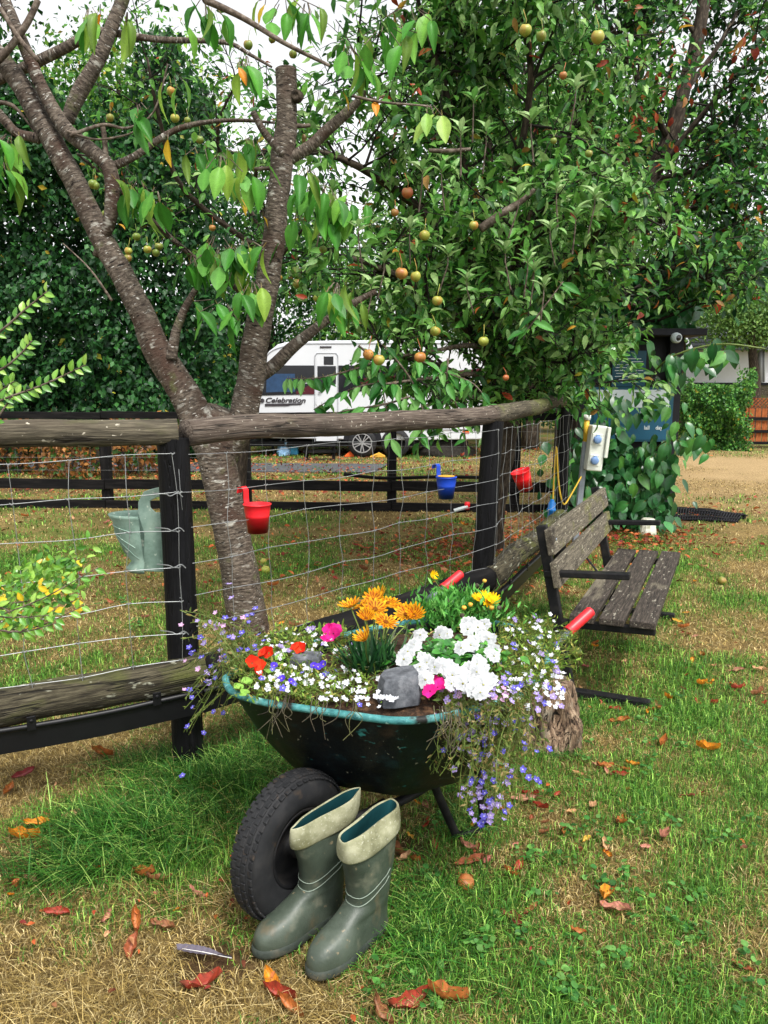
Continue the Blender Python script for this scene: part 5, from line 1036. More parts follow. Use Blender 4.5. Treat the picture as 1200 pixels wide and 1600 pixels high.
for i in range(95):
    a = at(rs.uniform(352, 420), rs.uniform(1010, 1060), z=ZR); b = at(rs.uniform(280, 400), rs.uniform(950, 1150), Y=a.y + rs.uniform(-.1, .15)); st.append([a, a + Vector((-.02, 0, .05)), (a + b) / 2 + Vector((0, 0, .05 if b.z > .5 else .02)), b])
fl = [(rs.gauss(350, 36), rs.gauss(1010, 34), rs.choice(['blue', 'blue', 'lilac', 'pink']), 0, 2.3) for i in range(60)] + [(x, y, 'blue', 0, 2.3) for x, y in ((296, 1078), (301, 1105), (293, 1135), (318, 1145), (300, 1090), (349, 1114), (334, 1112), (285, 1212), (386, 962))]
lobelia('lilac and blue lobelia trailing off the left tip of the barrow', st, fl, cols=LD)
# nasturtium, petunias, violas
ncp = at(385, 1050, z=ZR); npl = thing('nasturtium_plant', 'small plant with scarlet flowers and round pale leaves at the left tip of the barrow', 'flowers', (ncp.x, ncp.y, ZR))
for x, y in ((394, 1036), (407, 1042), (400, 1050), (420, 1020), (414, 1022), (463, 1013), (470, 1015)): place(nas_f[0], 'flower', npl, bp(x, y, .055), toward(), rs.uniform(.7, 1))
NL = one_leaf(hexc('8fbf55'), w=.46, droop=.1, fold=.04, n=5)
for x, y in ((380, 1070), (388, 1078), (378, 1082), (408, 1030), (430, 1025), (440, 1035), (395, 1062), (425, 1045)): instance(NL, 'leaf', npl, bp(x, y, .03), rot_from((rs.gauss(0, .6), -.6, .1), (0, -.5, 1)), rs.uniform(.028, .042))
pcp = at(518, 990, z=ZR); ppl = thing('petunia_plant', 'magenta petunia blooming beside the orange gazanias at the back of the barrow', 'flowers', (pcp.x, pcp.y, ZR)); strap_leaves(ppl, pcp.x, pcp.y, 30, .05, .012, LG, ZR, arch=.3)
for x, y in ((513, 984), (521, 990), (511, 1000), (524, 983)): place(mag_f[0], 'flower', ppl, bp(x, y, .05), toward(), .9)
pcp = at(680, 1085, z=ZR); ppl = thing('petunia_plant', 'hot pink petunia beside the grey block at the front rim of the barrow', 'flowers', (pcp.x, pcp.y, ZR)); strap_leaves(ppl, pcp.x, pcp.y, 40, .05, .012, LG, ZR, arch=.3)
for x, y in ((677, 1064), (684, 1074), (672, 1080), (688, 1070)): place(mag_f[0], 'flower', ppl, bp(x, y, .05), toward(), .8)
vcp = at(495, 1045, z=ZR); vp = thing('viola_plant', 'deep violet little flowers beside the flat slate stone in the barrow', 'flowers', (vcp.x, vcp.y, ZR)); strap_leaves(vp, vcp.x, vcp.y, 24, .04, .01, LG, ZR, arch=.3)
for x, y in ((490, 1040), (497, 1042), (505, 1038), (428, 1040), (455, 1065), (440, 1060)): place(vio_f[0], 'flower', vp, bp(x, y, .045), toward(), rs.uniform(.7, 1))
n = 900; P = []; P = np.stack([cen.x + rng.uniform(-.42, .42, n), cen.y - .05 + rng.uniform(-.3, .36, n), np.full(n, ZR + .02)], 1); ok = ((P[:, 0] - cen.x) / .42) ** 2 + ((P[:, 1] - cen.y) / .36) ** 2 < 1; P = P[ok]; n = len(P); D = rng.normal(0, 1, (n, 3)); D[:, 2] *= .3; Nn = rng.normal(0, 1, (n, 3)); Nn[:, 2] += 1
V, F, C = scatter(T_near(.16, .05, .2), P, D, Nn, .022 * rng.uniform(.6, 1.3, n), leafcols(n, LG + LD, .3)); npmesh('low_foliage', V, F, C, 'leaf', kind='stuff')
# dry stems over the front rim
m = MB()
for i in range(34):
    x = rs.choice([rs.uniform(415, 450), rs.uniform(480, 560), rs.uniform(680, 720)]); a = at(x, 1100 + (x - 450) * .1, z=ZR + .02); m.tube(smooth_path([a + Vector((0, .06, .01)), a, a + Vector((rs.uniform(-.02, .02), -.015, -.02)), a + Vector((rs.uniform(-.05, .03), -.01, -rs.uniform(.03, .1)))], 4), .0012, 4)
m.build('dry_stems', 'rail_pale', kind='stuff')
# two stones in the barrow
def rock(name, c, size, label, mat, seed, yaw=.3, facets=True, cuts=1):
    r = random.Random(seed); bm_v = []; m = MB(); n = 4; vs = {}
    pts = []
    q = [(-.5, -.42), (-.2, -.5), (.38, -.47), (.5, -.2), (.48, .4), (.2, .5), (-.35, .46), (-.52, .1)]
    lv = [(0, 1.02), (.35, 1.04), (.75, .98), (1, .84)]
    for z, s in lv:
        for x, y in q:
            X = x * s * size[0] * (1 + r.uniform(-.05, .05)); Y = y * s * size[1] * (1 + r.uniform(-.05, .05)); a = yaw
            pts.append(Vector(c) + Vector((X * math.cos(a) - Y * math.sin(a), X * math.sin(a) + Y * math.cos(a), z * size[2] * (1 + .12 * x))))
    k = len(q); m.add(pts, [(i * k + j, i * k + (j + 1) % k, (i + 1) * k + (j + 1) % k, (i + 1) * k + j) for i in range(3) for j in range(k)] + [tuple(range(3 * k, 4 * k)), tuple(range(k - 1, -1, -1))], None)
    o = m.build(name, mat, origin=c, bevel=.003); return tag(o, label, 'stone')
p = at(624, 1102, z=ZR); rock('stone_block', (p.x, p.y + .03, ZR + .0), (.115, .10, .085), 'squared grey stone block with sharp edges at the front of the barrow', 'stone', 3, .25)
p = at(478, 1045, z=ZR); rock('flat_stone', (p.x, p.y, ZR + .02), (.09, .07, .03), 'flat dark slate stone lying among the white flowers in the barrow', 'stone', 5, -.2)

# ---------------------------------------------------------------- boots
def boot(toe, heel, label, topdx, H=.345, cuffmat='cuff', seed=0, squash=.8):
    toe, heel = Vector(toe), Vector(heel); f = (toe - heel).normalized(); s = Vector((-f.y, f.x, 0)); L = (toe - heel).length
    b = thing('rubber_boot', label, 'boot', tuple(heel), 'pair of wellington boots by the barrow wheel')
    def ring(z, back, front, hw_, hwb, sh=0, tilt=0, N=32, wav=0):
        hw_ *= 1.08; hwb *= 1.1; fl = min(1, max(0, (z - .17) / .14)); fl = fl * fl * (3 - 2 * fl) * squash; back = back - .020 * fl; front = front + .030 * fl; hw_ *= 1 - .42 * fl; hwb *= 1 - .42 * fl
        out = []; mid = (back + front) / 2; half = (front - back) / 2
        for k in range(N):
            a = 2 * math.pi * k / N; u = math.cos(a); v = math.sin(a); uu = abs(u) ** .85 * (1 if u > 0 else -1); x = mid + half * uu; tt = (uu + 1) / 2
            wd = (hwb + (hw_ - hwb) * min(1, tt * 1.5)) * (abs(v) ** .85) * (1 if v > 0 else -1)
            if front > .18: wd *= 1 - .18 * math.exp(-((x - L * .42) / .05) ** 2)
            w_ = wav * (math.sin(3 * a + seed) * .5 + math.sin(5 * a + 1 + seed) * .5)
            t = z / H; c = heel + f * x + s * (wd + w_) + Vector((topdx[0] * t * t, topdx[1] * t * t, z + tilt * (uu) + w_ * .3))
            out.append(c)
        return out
    def loft(rings, name, mat, cap0=False, cap1=False, thick=0):
        m = MB(); N = len(rings[0]); vs = [v for r in rings for v in r]; fs = [(i * N + k, i * N + (k + 1) % N, (i + 1) * N + (k + 1) % N, (i + 1) * N + k) for i in range(len(rings) - 1) for k in range(N)]
        if cap0: fs.append(tuple(range(N - 1, -1, -1)))
        if cap1: fs.append(tuple((len(rings) - 1) * N + k for k in range(N)))
        m.add(vs, fs); o = m.build(name, mat, b, smooth=True)
        if thick: q = o.modifiers.new('t', 'SOLIDIFY'); q.thickness = thick; q.offset = 0
        sbd = o.modifiers.new('s', 'SUBSURF'); sbd.levels = 1; sbd.render_levels = 1
        return o
    R_ = []
    R_.append(ring(.022, -.004, L - .002, .052, .037)); R_.append(ring(.035, -.004, L - .001, .0525, .037)); R_.append(ring(.05, -.004, L - .003, .0515, .037))
    R_.append(ring(.064, -.004, L - .010, .049, .037)); R_.append(ring(.076, -.004, L - .026, .0455, .037)); R_.append(ring(.086, -.005, L - .050, .043, .0375)); R_.append(ring(.095, -.005, L - .080, .041, .038)); R_.append(ring(.106, -.006, L - .110, .0395, .038)); R_.append(ring(.12, -.005, L - .134, .039, .038, wav=.001))
    R_.append(ring(.132, -.003, L - .155, .039, .038, wav=.0025)); R_.append(ring(.143, -.003, L - .150, .0405, .039, wav=.001)); R_.append(ring(.155, -.004, L - .155, .0405, .040, wav=.0025)); R_.append(ring(.185, -.010, L - .149, .044, .042, wav=.001)); R_.append(ring(.22, -.016, L - .149, .047, .046, wav=.0035)); R_.append(ring(.245, -.018, L - .142, .049, .047, wav=.001)); R_.append(ring(.27, -.021, L - .142, .048, .049, wav=.003)); R_.append(ring(.29, -.022, L - .14, .047, .049, wav=.003))
    R_.append(ring(.316, -.022, L - .140, .046, .047, tilt=-.012)); 
    loft(R_, 'shaft', 'boot')
    loft([ring(.0, .0, L - .004, .050, .036), ring(.004, -.006, L + .003, .0545, .040), ring(.024, -.007, L + .004, .0555, .0405), ring(.030, -.004, L - .001, .0525, .038)], 'sole', 'sole', True)
    tl = -.013
    cr = [(.288, -.024, L - .136, .051, .052, tl, .003), (.284, -.029, L - .131, .057, .057, tl, .004), (.296, -.031, L - .129, .059, .060, tl, .004), (.318, -.034, L - .125, .056, .058, tl, .003), (.346, -.035, L - .122, .038, .042, tl, .007), (.354, -.033, L - .124, .033, .038, tl, .008), (.349, -.029, L - .128, .026, .031, tl, .008)]
    loft([ring(z, a, c, w1, w2, tilt=t_, wav=wv) for z, a, c, w1, w2, t_, wv in cr], 'cuff', cuffmat)
    loft([ring(.350, -.029, L - .129, .025, .030, tilt=tl, wav=.008), ring(.31, -.016, L - .145, .028, .033, tilt=tl), ring(.25, -.008, L - .155, .034, .034), ring(.16, 0, L - .165, .028, .028)], 'lining', 'boot_in', False, True)
    for (za, zb, zc) in ((.205, .152, .185), (.182, .128, .160)):
        m = MB(); pts = []
        for k in range(20):
            a = math.pi * (-.62 + 1.24 * k / 19); q = abs(k / 19 - .5) * 2; z = zb + (za - zb) * q ** 2.2 if q > .3 else zb + (za - zb) * .07
            zz = np.array([.114, .132, .155, .185, .22]); back = np.interp(z, zz, [-.005, -.003, -.004, -.01, -.016]); fr = np.interp(z, zz, [L - .142, L - .152, L - .153, L - .149, L - .146]); hw = np.interp(z, zz, [.0385, .039, .0405, .044, .048])
            mid = (back + fr) / 2; half = (fr - back) / 2; u = math.cos(a); v = math.sin(a); uu = abs(u) ** .85 * (1 if u > 0 else -1); x = mid + (half + .0006) * uu; wd = (hw + .0006) * abs(v) ** .85 * (1 if v > 0 else -1); t = z / H
            hb_ = np.interp(z, zz, [.038, .038, .040, .042, .046]); rg = ring(z, back, fr, hw, hb_, N=96); cc_ = sum(rg, Vector()) / 96; v_ = rg[int(round(a / (2 * math.pi) * 96)) % 96]; pts.append(v_ + (v_ - cc_).normalized() * .0012)
        m.tube(pts, .0013, 5); m.build('welt_line', 'line', b, smooth=True)
    return b
boot(at(484, 1532, z=0), at(600, 1440, z=0), 'right hand olive rubber boot nearer the camera with folded pale cuff', (.004, -.012), seed=1, squash=.40)
boot(at(398, 1498, z=0), at(532, 1418, z=0), 'olive rubber boot with folded pale cuff leaning against the black tyre', (.022, -.012), seed=3, squash=.80)
# feather
fp = at(310, 1488, z=.02); ft = thing('feather', 'dark grey bird feather lying on bare soil left of the boots', 'feather', tuple(fp))
m = MB(); a, b = at(277, 1483, z=.022), at(362, 1497, z=.02); d = (b - a); nrm = Vector((-d.y, d.x, 0)).normalized(); n = 18; 
for sd_, wv in ((1, .017), (-1, .012)):
    vs = []
    for i in range(n + 1):
        t = i / n; w_ = wv * math.sin(math.pi * min(1, .12 + t * 1.05)) ** .6 if t < .82 else .0; c = a + d * t; vs += [c + Vector((0, 0, .002)), c + nrm * sd_ * w_ - d * .05 * (w_ > 0) + Vector((0, 0, .006 + .002 * (i % 2)))]
    m.add(vs, [(2 * i, 2 * i + 1, 2 * i + 3, 2 * i + 2) for i in range(n)])
m.build('vane', 'feather', ft); m = MB(); m.tube([a + d * .1 + Vector((0, 0, .004)), a + d * .5 + Vector((0, 0, .004)), b + Vector((0, 0, .0))], [.0007, .0011, .0013], 6); m.build('shaft', 'feather_light', ft)

# ---------------------------------------------------------------- stump
sp_ = at(852, 1168, z=0); stp = thing('wood_stump', 'gnarled hollow wood stump standing under the white flowers beside the barrow', 'stump', (sp_.x, sp_.y + .06, 0))
c = Vector((sp_.x, sp_.y + .07, 0)); m = MB(); N, K = 48, 20; r_ = random.Random(5); vs = []
for i in range(K + 1):
    z = .27 * i / K
    for k in range(N):
        a = 2 * math.pi * k / N; R0 = (.132 - .035 * (z / .27) ** 3) + .03 * math.exp(-z * 14) + .012 * math.cos(a - .3) + .028 * math.exp(-((z - .10) / .05) ** 2 - ((((a - 5.5 + math.pi) % (2 * math.pi)) - math.pi) / .5) ** 2)
        R0 *= 1 + .10 * (float(vnoise(a * 3 + (0 if k else 0), z * 4, 1.6, 3)) - .5) + .09 * math.sin(7 * a + 6 * z) * .5 + .07 * math.sin(13 * a - 9 * z) * .5 + r_.uniform(-.03, .03) + .12 * (float(vnoise(math.cos(a) * 2 + 5, math.sin(a) * 2 + z * 6, 1.5, 5)) - .5)
        dd = ((((a - 5.05 + math.pi) % (2 * math.pi)) - math.pi) / .24) ** 2 + ((z - .13) / .055) ** 2
        R0 -= .05 * math.exp(-dd ** 2)
        vs.append(c + Vector((math.cos(a) * R0, math.sin(a) * R0, z)))
fs = [(i * N + k, i * N + (k + 1) % N, (i + 1) * N + (k + 1) % N, (i + 1) * N + k) for i in range(K) for k in range(N)] + [tuple(K * N + k for k in range(N))]
m.add(vs, fs); m.build('trunk', 'stump', stp, smooth=True)
m = MB(); hc = c + Vector((.033, -.094, .135)); q = [hc + Vector((math.cos(a) * .017 * k_, -.002, math.sin(a) * .034 * k_)) for a, k_ in [(2 * math.pi * i / 14, rs.uniform(.65, 1.25)) for i in range(14)]]; m.add(q + [hc + Vector((0, .02, 0))], [(i, (i + 1) % 14, 14) for i in range(14)]); m.build('hollow', 'dark_twig', stp)  # near-black disc in the dent, the hole's inner shade given as colour

# ---------------------------------------------------------------- bench
BD = Vector((.415, .91, 0)).normalized(); BN = Vector((BD.y, -BD.x, 0)); B0 = at(890, 1088, z=0); BL = 1.6
be = thing('garden_bench', 'weathered garden bench with three seat slats, two backrest boards and black iron ends', 'bench', (B0.x, B0.y, 0))
UP = Vector((0, 0, 1))
def bx_(a, b, w_, h, name, mat, up=(0, 0, 1), bev=.005):
    m = MB(); m.bar(a, b, w_, h, up); return m.build(name, mat, be, bevel=bev)
for e in (0.02, BL - .06):
    o_ = B0 + BD * e; top = o_ - BN * .17 + UP * .83
    lg_ = bx_(o_ + UP * .0 - BN * .0, top, .05, .045, 'leg', 'black_metal', up=BD)
    under(bx_(o_ - BN * .10 + UP * .018, o_ + BN * .37 + UP * .018, .05, .035, 'foot', 'black_metal'), lg_)
    bx_(o_ - BN * .055 + UP * .36, o_ + BN * .375 + UP * .375, .045, .035, 'seat_bracket', 'black_metal')
    bx_(o_ - BN * .145 + UP * .60 - BD * .01, o_ + BN * .25 + UP * .625 - BD * .01, .05, .03, 'armrest', 'black_metal')
slw = .115
for i in range(3):
    c_ = BN * (.045 + i * .137) + UP * (.402 + .004 * i); bx_(B0 + BD * -.03 + c_, B0 + BD * (BL + .02) + c_, slw, .034, 'slat', 'bench_wood')
bk = (-BN * .17 + UP * .83).normalized(); bnn = BD.cross(bk)
for zt in (.605, .765):
    c_ = bk * zt + (BN * .036 + UP * .01); m = MB(); m.bar(B0 + BD * -.035 + c_, B0 + BD * (BL + .02) + c_, .034, .125, bk); m.build('backrest_board', 'bench_back', be, bevel=.005)
for e in (0.02, BL - .06):
    for zt in (.605, .765):
        m = MB(); m.lathe([(0, .004), (.006, .003), (.008, 0)], 10, B0 + BD * e + bk * zt + BN * .056 + UP * .018, BN); m.build('bolt', 'galv', be)
m = MB(); m.tube([B0 + BD * .9 - BN * .12 + UP * .52, B0 + BD * .9 + UP * .38], .006, 6); m.build('stay_rod', 'black_metal', be)
# ---------------------------------------------------------------- electric hook-up post
hp = thing('hookup_post', 'leaning grey post carrying a white electric box with two blue sockets', 'power post', tuple(at(905, 830, Y=6.9)))
a, b = at(898, 850, Y=6.9), at(917, 690, Y=6.9); a.z = 0
m = MB(); m.bar(a, at(915, 690, Y=6.9), .05, .05, (0, 1, 0)); m.build('post', 'galv', hp, bevel=.004)
m = MB(); m.tube([at(915, 690, Y=6.9), at(917, 655, Y=6.9)], .024, 14); m.build('post_top', 'yellow', hp, smooth=True)
m = MB(); m.tube([at(917, 656, Y=6.9), at(918, 648, Y=6.9)], .032, 16); m.build('cap', 'hookup', hp, smooth=True)
ux = (at(940, 700, Y=6.86) - at(922, 700, Y=6.86)).normalized(); sx = 6.9 * .99 / 1200
c = at(930, 700, Y=6.82); tl_ = R(-4); bxx = Vector((math.cos(tl_), 0, math.sin(tl_) * 0)); uz = Vector((math.sin(R(5)), 0, math.cos(R(5)))); uxx = Vector((math.cos(R(5)), 0, -math.sin(R(5))))
m = MB(); m.box(c, (.135, .13, .40), (uxx, Vector((0, 1, 0)), uz)); hbx = m.build('box', 'hookup', hp, bevel=.012, bseg=3)
m = MB(); m.box(c + uxx * .078 + uz * .06 + Vector((0, -.02, 0)), (.03, .15, .27), (uxx, Vector((0, 1, 0)), uz)); under(m.build('hinged_cover', 'hookup', hp, bevel=.006), hbx)
for dz in (.08, -.105):
    q = c + uz * dz + Vector((0, -.066, 0)) - uxx * .012
    m = MB(); m.box(q, (.09, .012, .10), (uxx, Vector((0, 1, 0)), uz)); s_ = under(m.build('socket', 'hookup', hp, bevel=.004), hbx)
    m = MB(); m.lathe([(.036, 0), (.036, .018), (.028, .03), (.012, .034), (0, .034)], 18, q + Vector((0, -.006, 0)), (0, -1, -.15)); m.box(q + uz * .032 + Vector((0, -.02, 0)), (.03, .02, .02), (uxx, Vector((0, 1, 0)), uz)); under(m.build('socket_cap', 'socket', hp, smooth=False, bevel=.003), hbx)
cabl = thing('extension_cable', 'looped yellow cable with a blue plug hanging from the far end post of the fence', 'cable', tuple(at(862, 800, Y=6.3)))
m = MB(); m.tube(smooth_path([at(864, 782, Y=6.3), at(866, 740, Y=6.3), at(868, 703, Y=6.3), at(870, 704, Y=6.28), at(872, 745, Y=6.28), at(876, 775, Y=6.3), at(882, 788, Y=6.4), at(894, 770, Y=6.6), at(908, 745, Y=6.8)], 6), .007, 8); m.build('cord', 'yellow', cabl, smooth=True)
m = MB(); d = Vector((-.05, 0, -1)); p = at(863, 780, Y=6.3); m.lathe([(0, 0), (.012, 0), (.02, .02), (.03, .03), (.031, .075), (.038, .08), (.038, .095), (.029, .10), (.029, .155), (.024, .16), (0, .16)], 18, p, d); m.build('plug', 'conn_blue', cabl, smooth=True)

# ---------------------------------------------------------------- notice board
NY = 8.35; nb = thing('notice_board', 'black wooden notice board with teal and white signs, half hidden by a climbing plant', 'notice board', tuple(at(1045, 815, z=0)))
def slab(name, x0, y0, x1, y1, Y, mat, depth=.02, par=None, bev=.0):
    a, b = at(x0, y1, Y=Y), at(x1, y0, Y=Y); a = Vector((at(x0, (y0 + y1) / 2, Y=Y).x, Y, a.z)); b = Vector((at(x1, (y0 + y1) / 2, Y=Y).x, Y, b.z))
    m = MB(); m.box(((a.x + b.x) / 2, Y + depth / 2, (a.z + b.z) / 2), (b.x - a.x, depth, b.z - a.z)); return m.build(name, mat, par or nb, bevel=bev)
slab('back_board', 905, 522, 1036, 800, NY + .05, 'board_black', .03)
m = MB(); m.box((at(1046, 700, Y=NY).x, NY + .03, 1.0), (.145, .14, 2.02)); m.build('post', 'board_black', nb, bevel=.006)
m = MB(); m.box((at(912, 700, Y=NY).x, NY + .03, 1.0), (.10, .14, 2.0)); m.build('post', 'board_black', nb, bevel=.006)
m = MB(); m.box((at(995, 520, Y=NY).x, NY - .02, 2.03), (1.30, .46, .07)); m.build('roof', 'board_black', nb, bevel=.006)
usg = slab('upper_sign', 957, 548, 1009, 604, NY + .035, 'sign_teal', .012)
def lettering(text, px_, py_, hpx, Y, mat, par, shear=0, bold=.0, name='lettering', align='LEFT', sxx=1):
    cu = bpy.data.curves.new(name, 'FONT'); cu.body = text; cu.size = hpx * Y * .99 / 1200 * 1.38; cu.extrude = .002; cu.shear = shear; cu.align_x = align; cu.offset = bold
    o = bpy.data.objects.new(name, cu); col.objects.link(o); bpy.context.view_layer.update(); me = bpy.data.meshes.new_from_object(o.evaluated_get(bpy.context.evaluated_depsgraph_get())); me.materials.clear(); me.materials.append(M[mat]); bpy.data.objects.remove(o); o = bpy.data.objects.new(name, me); col.objects.link(o); o.rotation_euler = (R(90), 0, 0); o.scale = (sxx, 1, 1); o.parent = par; o.location = at(px_, py_, Y=Y) - wloc(par); return o
for i in range(9):
    y = 560 + i * 4.6; wd = (38, 44, 44, 42, 44, 40, 44, 32, 26)[i]; x0 = 983 - wd / 2; under(slab('print_line', x0, y, x0 + wd, y + 1.1, NY + .029, 'sign_white', .006), usg)
lsg = slab('lower_sign', 920, 605, 1051, 690, NY - .052, 'sign_teal', .012)
fld = slab('sign_white_field', 927, 609, 1046, 637, NY - .057, 'sign_white', .005)
under(fld, lsg); under(slab('sign_blue_field', 927, 639, 1046, 687, NY - .057, 'sign_blue', .005), lsg)
lettering('ITC', 987, 625, 13, NY - .060, 'letter_dark', nb)
lettering('NO', 1000, 647, 5.5, NY - .060, 'sign_white', nb, bold=.0006); lettering('r it', 1004, 656, 5.5, NY - .060, 'sign_white', nb, bold=.0006)
lettering('c', 976, 671, 6, NY - .060, 'sign_white', nb, bold=.0012); lettering('lall    day', 1006, 671, 6, NY - .060, 'sign_white', nb, bold=.0012)
slab('small_sign', 948, 716, 990, 748, NY - .052, 'sign_white', .008)
m = MB(); q = at(961, 718, Y=NY - .062); m.tube([q + Vector((math.cos(k * 2 * math.pi / 24) * .042, 0, math.sin(k * 2 * math.pi / 24) * .042)) for k in range(25)], .006, 5, cap=False); m.tube([q + Vector((-.03, 0, .03)), q + Vector((.03, 0, -.03))], .005, 5); m.build('red_ring', 'red_ring', nb)
for i in range(4): slab('print_line', 951, 732 + i * 3.4, 951 + (30, 24, 28, 18)[i], 733.3 + i * 3.4, NY - .057, 'letter_dark', .004)
cc = thing('security_camera', 'round white security camera mounted under the notice board roof', 'camera', tuple(at(1058, 530, Y=NY - .28)))
p = at(1058, 528, Y=NY - .28); m = MB(); m.lathe([(0, -.05), (.042, -.05), (.052, -.04), (.054, -.01), (.050, .012), (.040, .02), (.037, .028), (.032, .028), (.029, .012)], 26, p, (.25, -1, -.12)); m.build('housing', 'sign_white', cc, smooth=True)
m = MB(); m.lathe([(.033, .014), (.03, .022), (.018, .028), (0, .03)], 20, p, (.25, -1, -.12)); m.build('lens', 'glass_dark', cc, smooth=True)
m = MB(); a, b = at(948, 818, Y=7.75), at(1050, 803, Y=8.1); m.bar(a, b, .10, .07); tag(m.build('plank', 'black_rail', bevel=.006), 'dark tarred plank lying before the notice board on a white stone', 'plank')
p = at(1014, 836, z=0); m = MB(); m.lathe([(.001, .165), (.055, .165), (.072, .15), (.078, .1), (.088, .03), (.09, 0)], 12, (p.x, p.y + .05, 0), (0, 0, 1)); o = m.build('marker_stone', 'white_stone', smooth=False, bevel=.006); tag(o, 'stubby white painted stone propping the dark plank', 'stone')
lm = thing('mesh_roll', 'flattened roll of dark wire mesh lying on the ground right of the notice board', 'mesh roll', tuple(at(1100, 800, z=0)))
m = MB(); pa, pb, pc, pd = at(1052, 792, z=.02), at(1168, 806, z=.02), at(1150, 815, z=.02), at(1050, 812, z=.02)
for i in range(9):
    t = i / 8; m.tube(smooth_path([pa.lerp(pd, t), pa.lerp(pd, t).lerp(pb.lerp(pc, t), .5) + Vector((0, 0, .05 * math.sin(math.pi * t) + .02)), pb.lerp(pc, t)], 6), .006, 5)
for i in range(26):
    t = i / 25; m.tube([pa.lerp(pb, t), pa.lerp(pb, t).lerp(pd.lerp(pc, t), .5) + Vector((0, 0, .06)), pd.lerp(pc, t)], .006, 5)
m.build('mesh', 'board_black', lm)
for t in (.2, .8):
    m = MB(); m.bar(pa.lerp(pd, t), pb.lerp(pc, t), .07, .05); m.build('batten', 'black_rail', lm, bevel=.006)

# climbing plant over the notice board
vp_ = at(985, 830, z=0); cp = thing('climbing_plant', 'lush climber with large heart shaped leaves over the notice board', 'climber', (vp_.x, vp_.y, 0))
HL = [one_leaf(hexc(h), w=.34, droop=d, fold=.07, heart=True, mat='leaf_gloss') for h, d in (('2c6230', .2), ('3f7f3a', .35), ('235028', .15), ('5a9440', .25), ('336a34', .4))]
HP = []
def hl(x, y, n, sx_, sy_, Y=7.75, s=.145, dY=.25, dirx=0):
    for i in range(n): HP.append((x + rs.gauss(0, sx_), y + rs.gauss(0, sy_), Y + rs.uniform(-dY, dY), s * rs.uniform(.5, 1.25), dirx))
for a in [(945, 655, 26, 26, 22), (985, 634, 10, 34, 7), (1010, 645, 8, 18, 6), (1030, 706, 30, 26, 18), (1000, 700, 22, 30, 12), (1010, 735, 26, 26, 22), (940, 770, 20, 26, 18), (1005, 770, 26, 26, 18), (925, 560, 12, 18, 22), (970, 540, 12, 34, 8), (1030, 566, 14, 24, 8), (1070, 690, 14, 18, 14, 7.5), (1095, 690, 7, 12, 8, 7.3), (900, 650, 14, 12, 30, 7.2), (905, 740, 14, 14, 34, 7.2), (1060, 600, 0, 5, 5), (950, 520, 10, 40, 8), (960, 628, 6, 20, 6), (1015, 640, 2, 12, 5)]: hl(*a)
for i in range(46): t = (i / 45) ** 1.3; HP.append((1045 + 150 * t, 560 - 22 * math.sin(t * 3) + rs.gauss(0, 12) * (1.2 - t * .6) + 10, 7.4 + rs.uniform(-.2, .2), .17 * rs.uniform(.7, 1.1), .2))
HP = [h for h in HP if not (1030 < h[0] < 1085 and 490 < h[1] < 548)]
for i, (x, y, Y, s, dx) in enumerate(HP[:300]):
    p = at(x, y, Y=Y); instance(rs.choice(HL), 'leaf', cp, p, rot_from((rs.gauss(dx, .5), rs.gauss(-.25, .3), -1 + rs.gauss(0, .35)), (rs.gauss(0, .4), -1, .75 + rs.gauss(0, .3))), s)
n = 1100; P = np.stack([rng.normal(2.45, .30, n), rng.uniform(7.6, 8.25, n), rng.uniform(.05, .95, n)], 1)
P2 = np.stack([rng.uniform(2.0, 3.4, 900), rng.uniform(8.35, 9.0, 900), rng.uniform(2.12, 2.75, 900)], 1); P = np.concatenate([P, P2]); n = len(P)
k = ~((P[:, 2] > .85) & (P[:, 2] < 1.9) & (P[:, 0] > 2.45)); k &= ~((P[:, 0] > 3.0) & (P[:, 2] < 1.9)); P = P[k]; n = len(P)
D = rng.normal(0, .5, (n, 3)); D[:, 2] -= 1; Nn = rng.normal(0, .4, (n, 3)); Nn[:, 1] -= 1; Nn[:, 2] += .7
V, F, C = scatter(T_near(.36, .08, .2), P, D, Nn, .13 * rng.uniform(.5, 1.2, n), leafcols(n, [hexc('2f6a38'), hexc('27582f'), hexc('3f7f42')], .3)); npmesh('foliage', V, F, C, 'leaf_gloss', cp, kind='stuff')
m = MB()
for i in range(16):
    x = rs.uniform(2.1, 3.0); m.tube(smooth_path([(vp_.x + rs.uniform(-.3, .3), vp_.y + .2, 0), (x, 8.0, .4), (x + rs.uniform(-.15, .15), 8.1, .8)], 4), .007, 5)
for x in (2.2, 2.3): m.tube(smooth_path([(x, 8.1, .6), (x + .05, 8.1, 1.3), (x, 8.1, 2.0)], 4), .007, 5)
m.tube(smooth_path([(2.7, 8.0, 1.5), at(1045, 560, Y=7.5), at(1120, 538, Y=7.4), at(1195, 545, Y=7.3)], 5), .009, 5); m.tube(smooth_path([(2.7, 7.9, .7), at(1040, 690, Y=7.6), at(1105, 690, Y=7.3)], 5), .007, 5)
m.build('stems', 'stem', cp, kind='stuff')

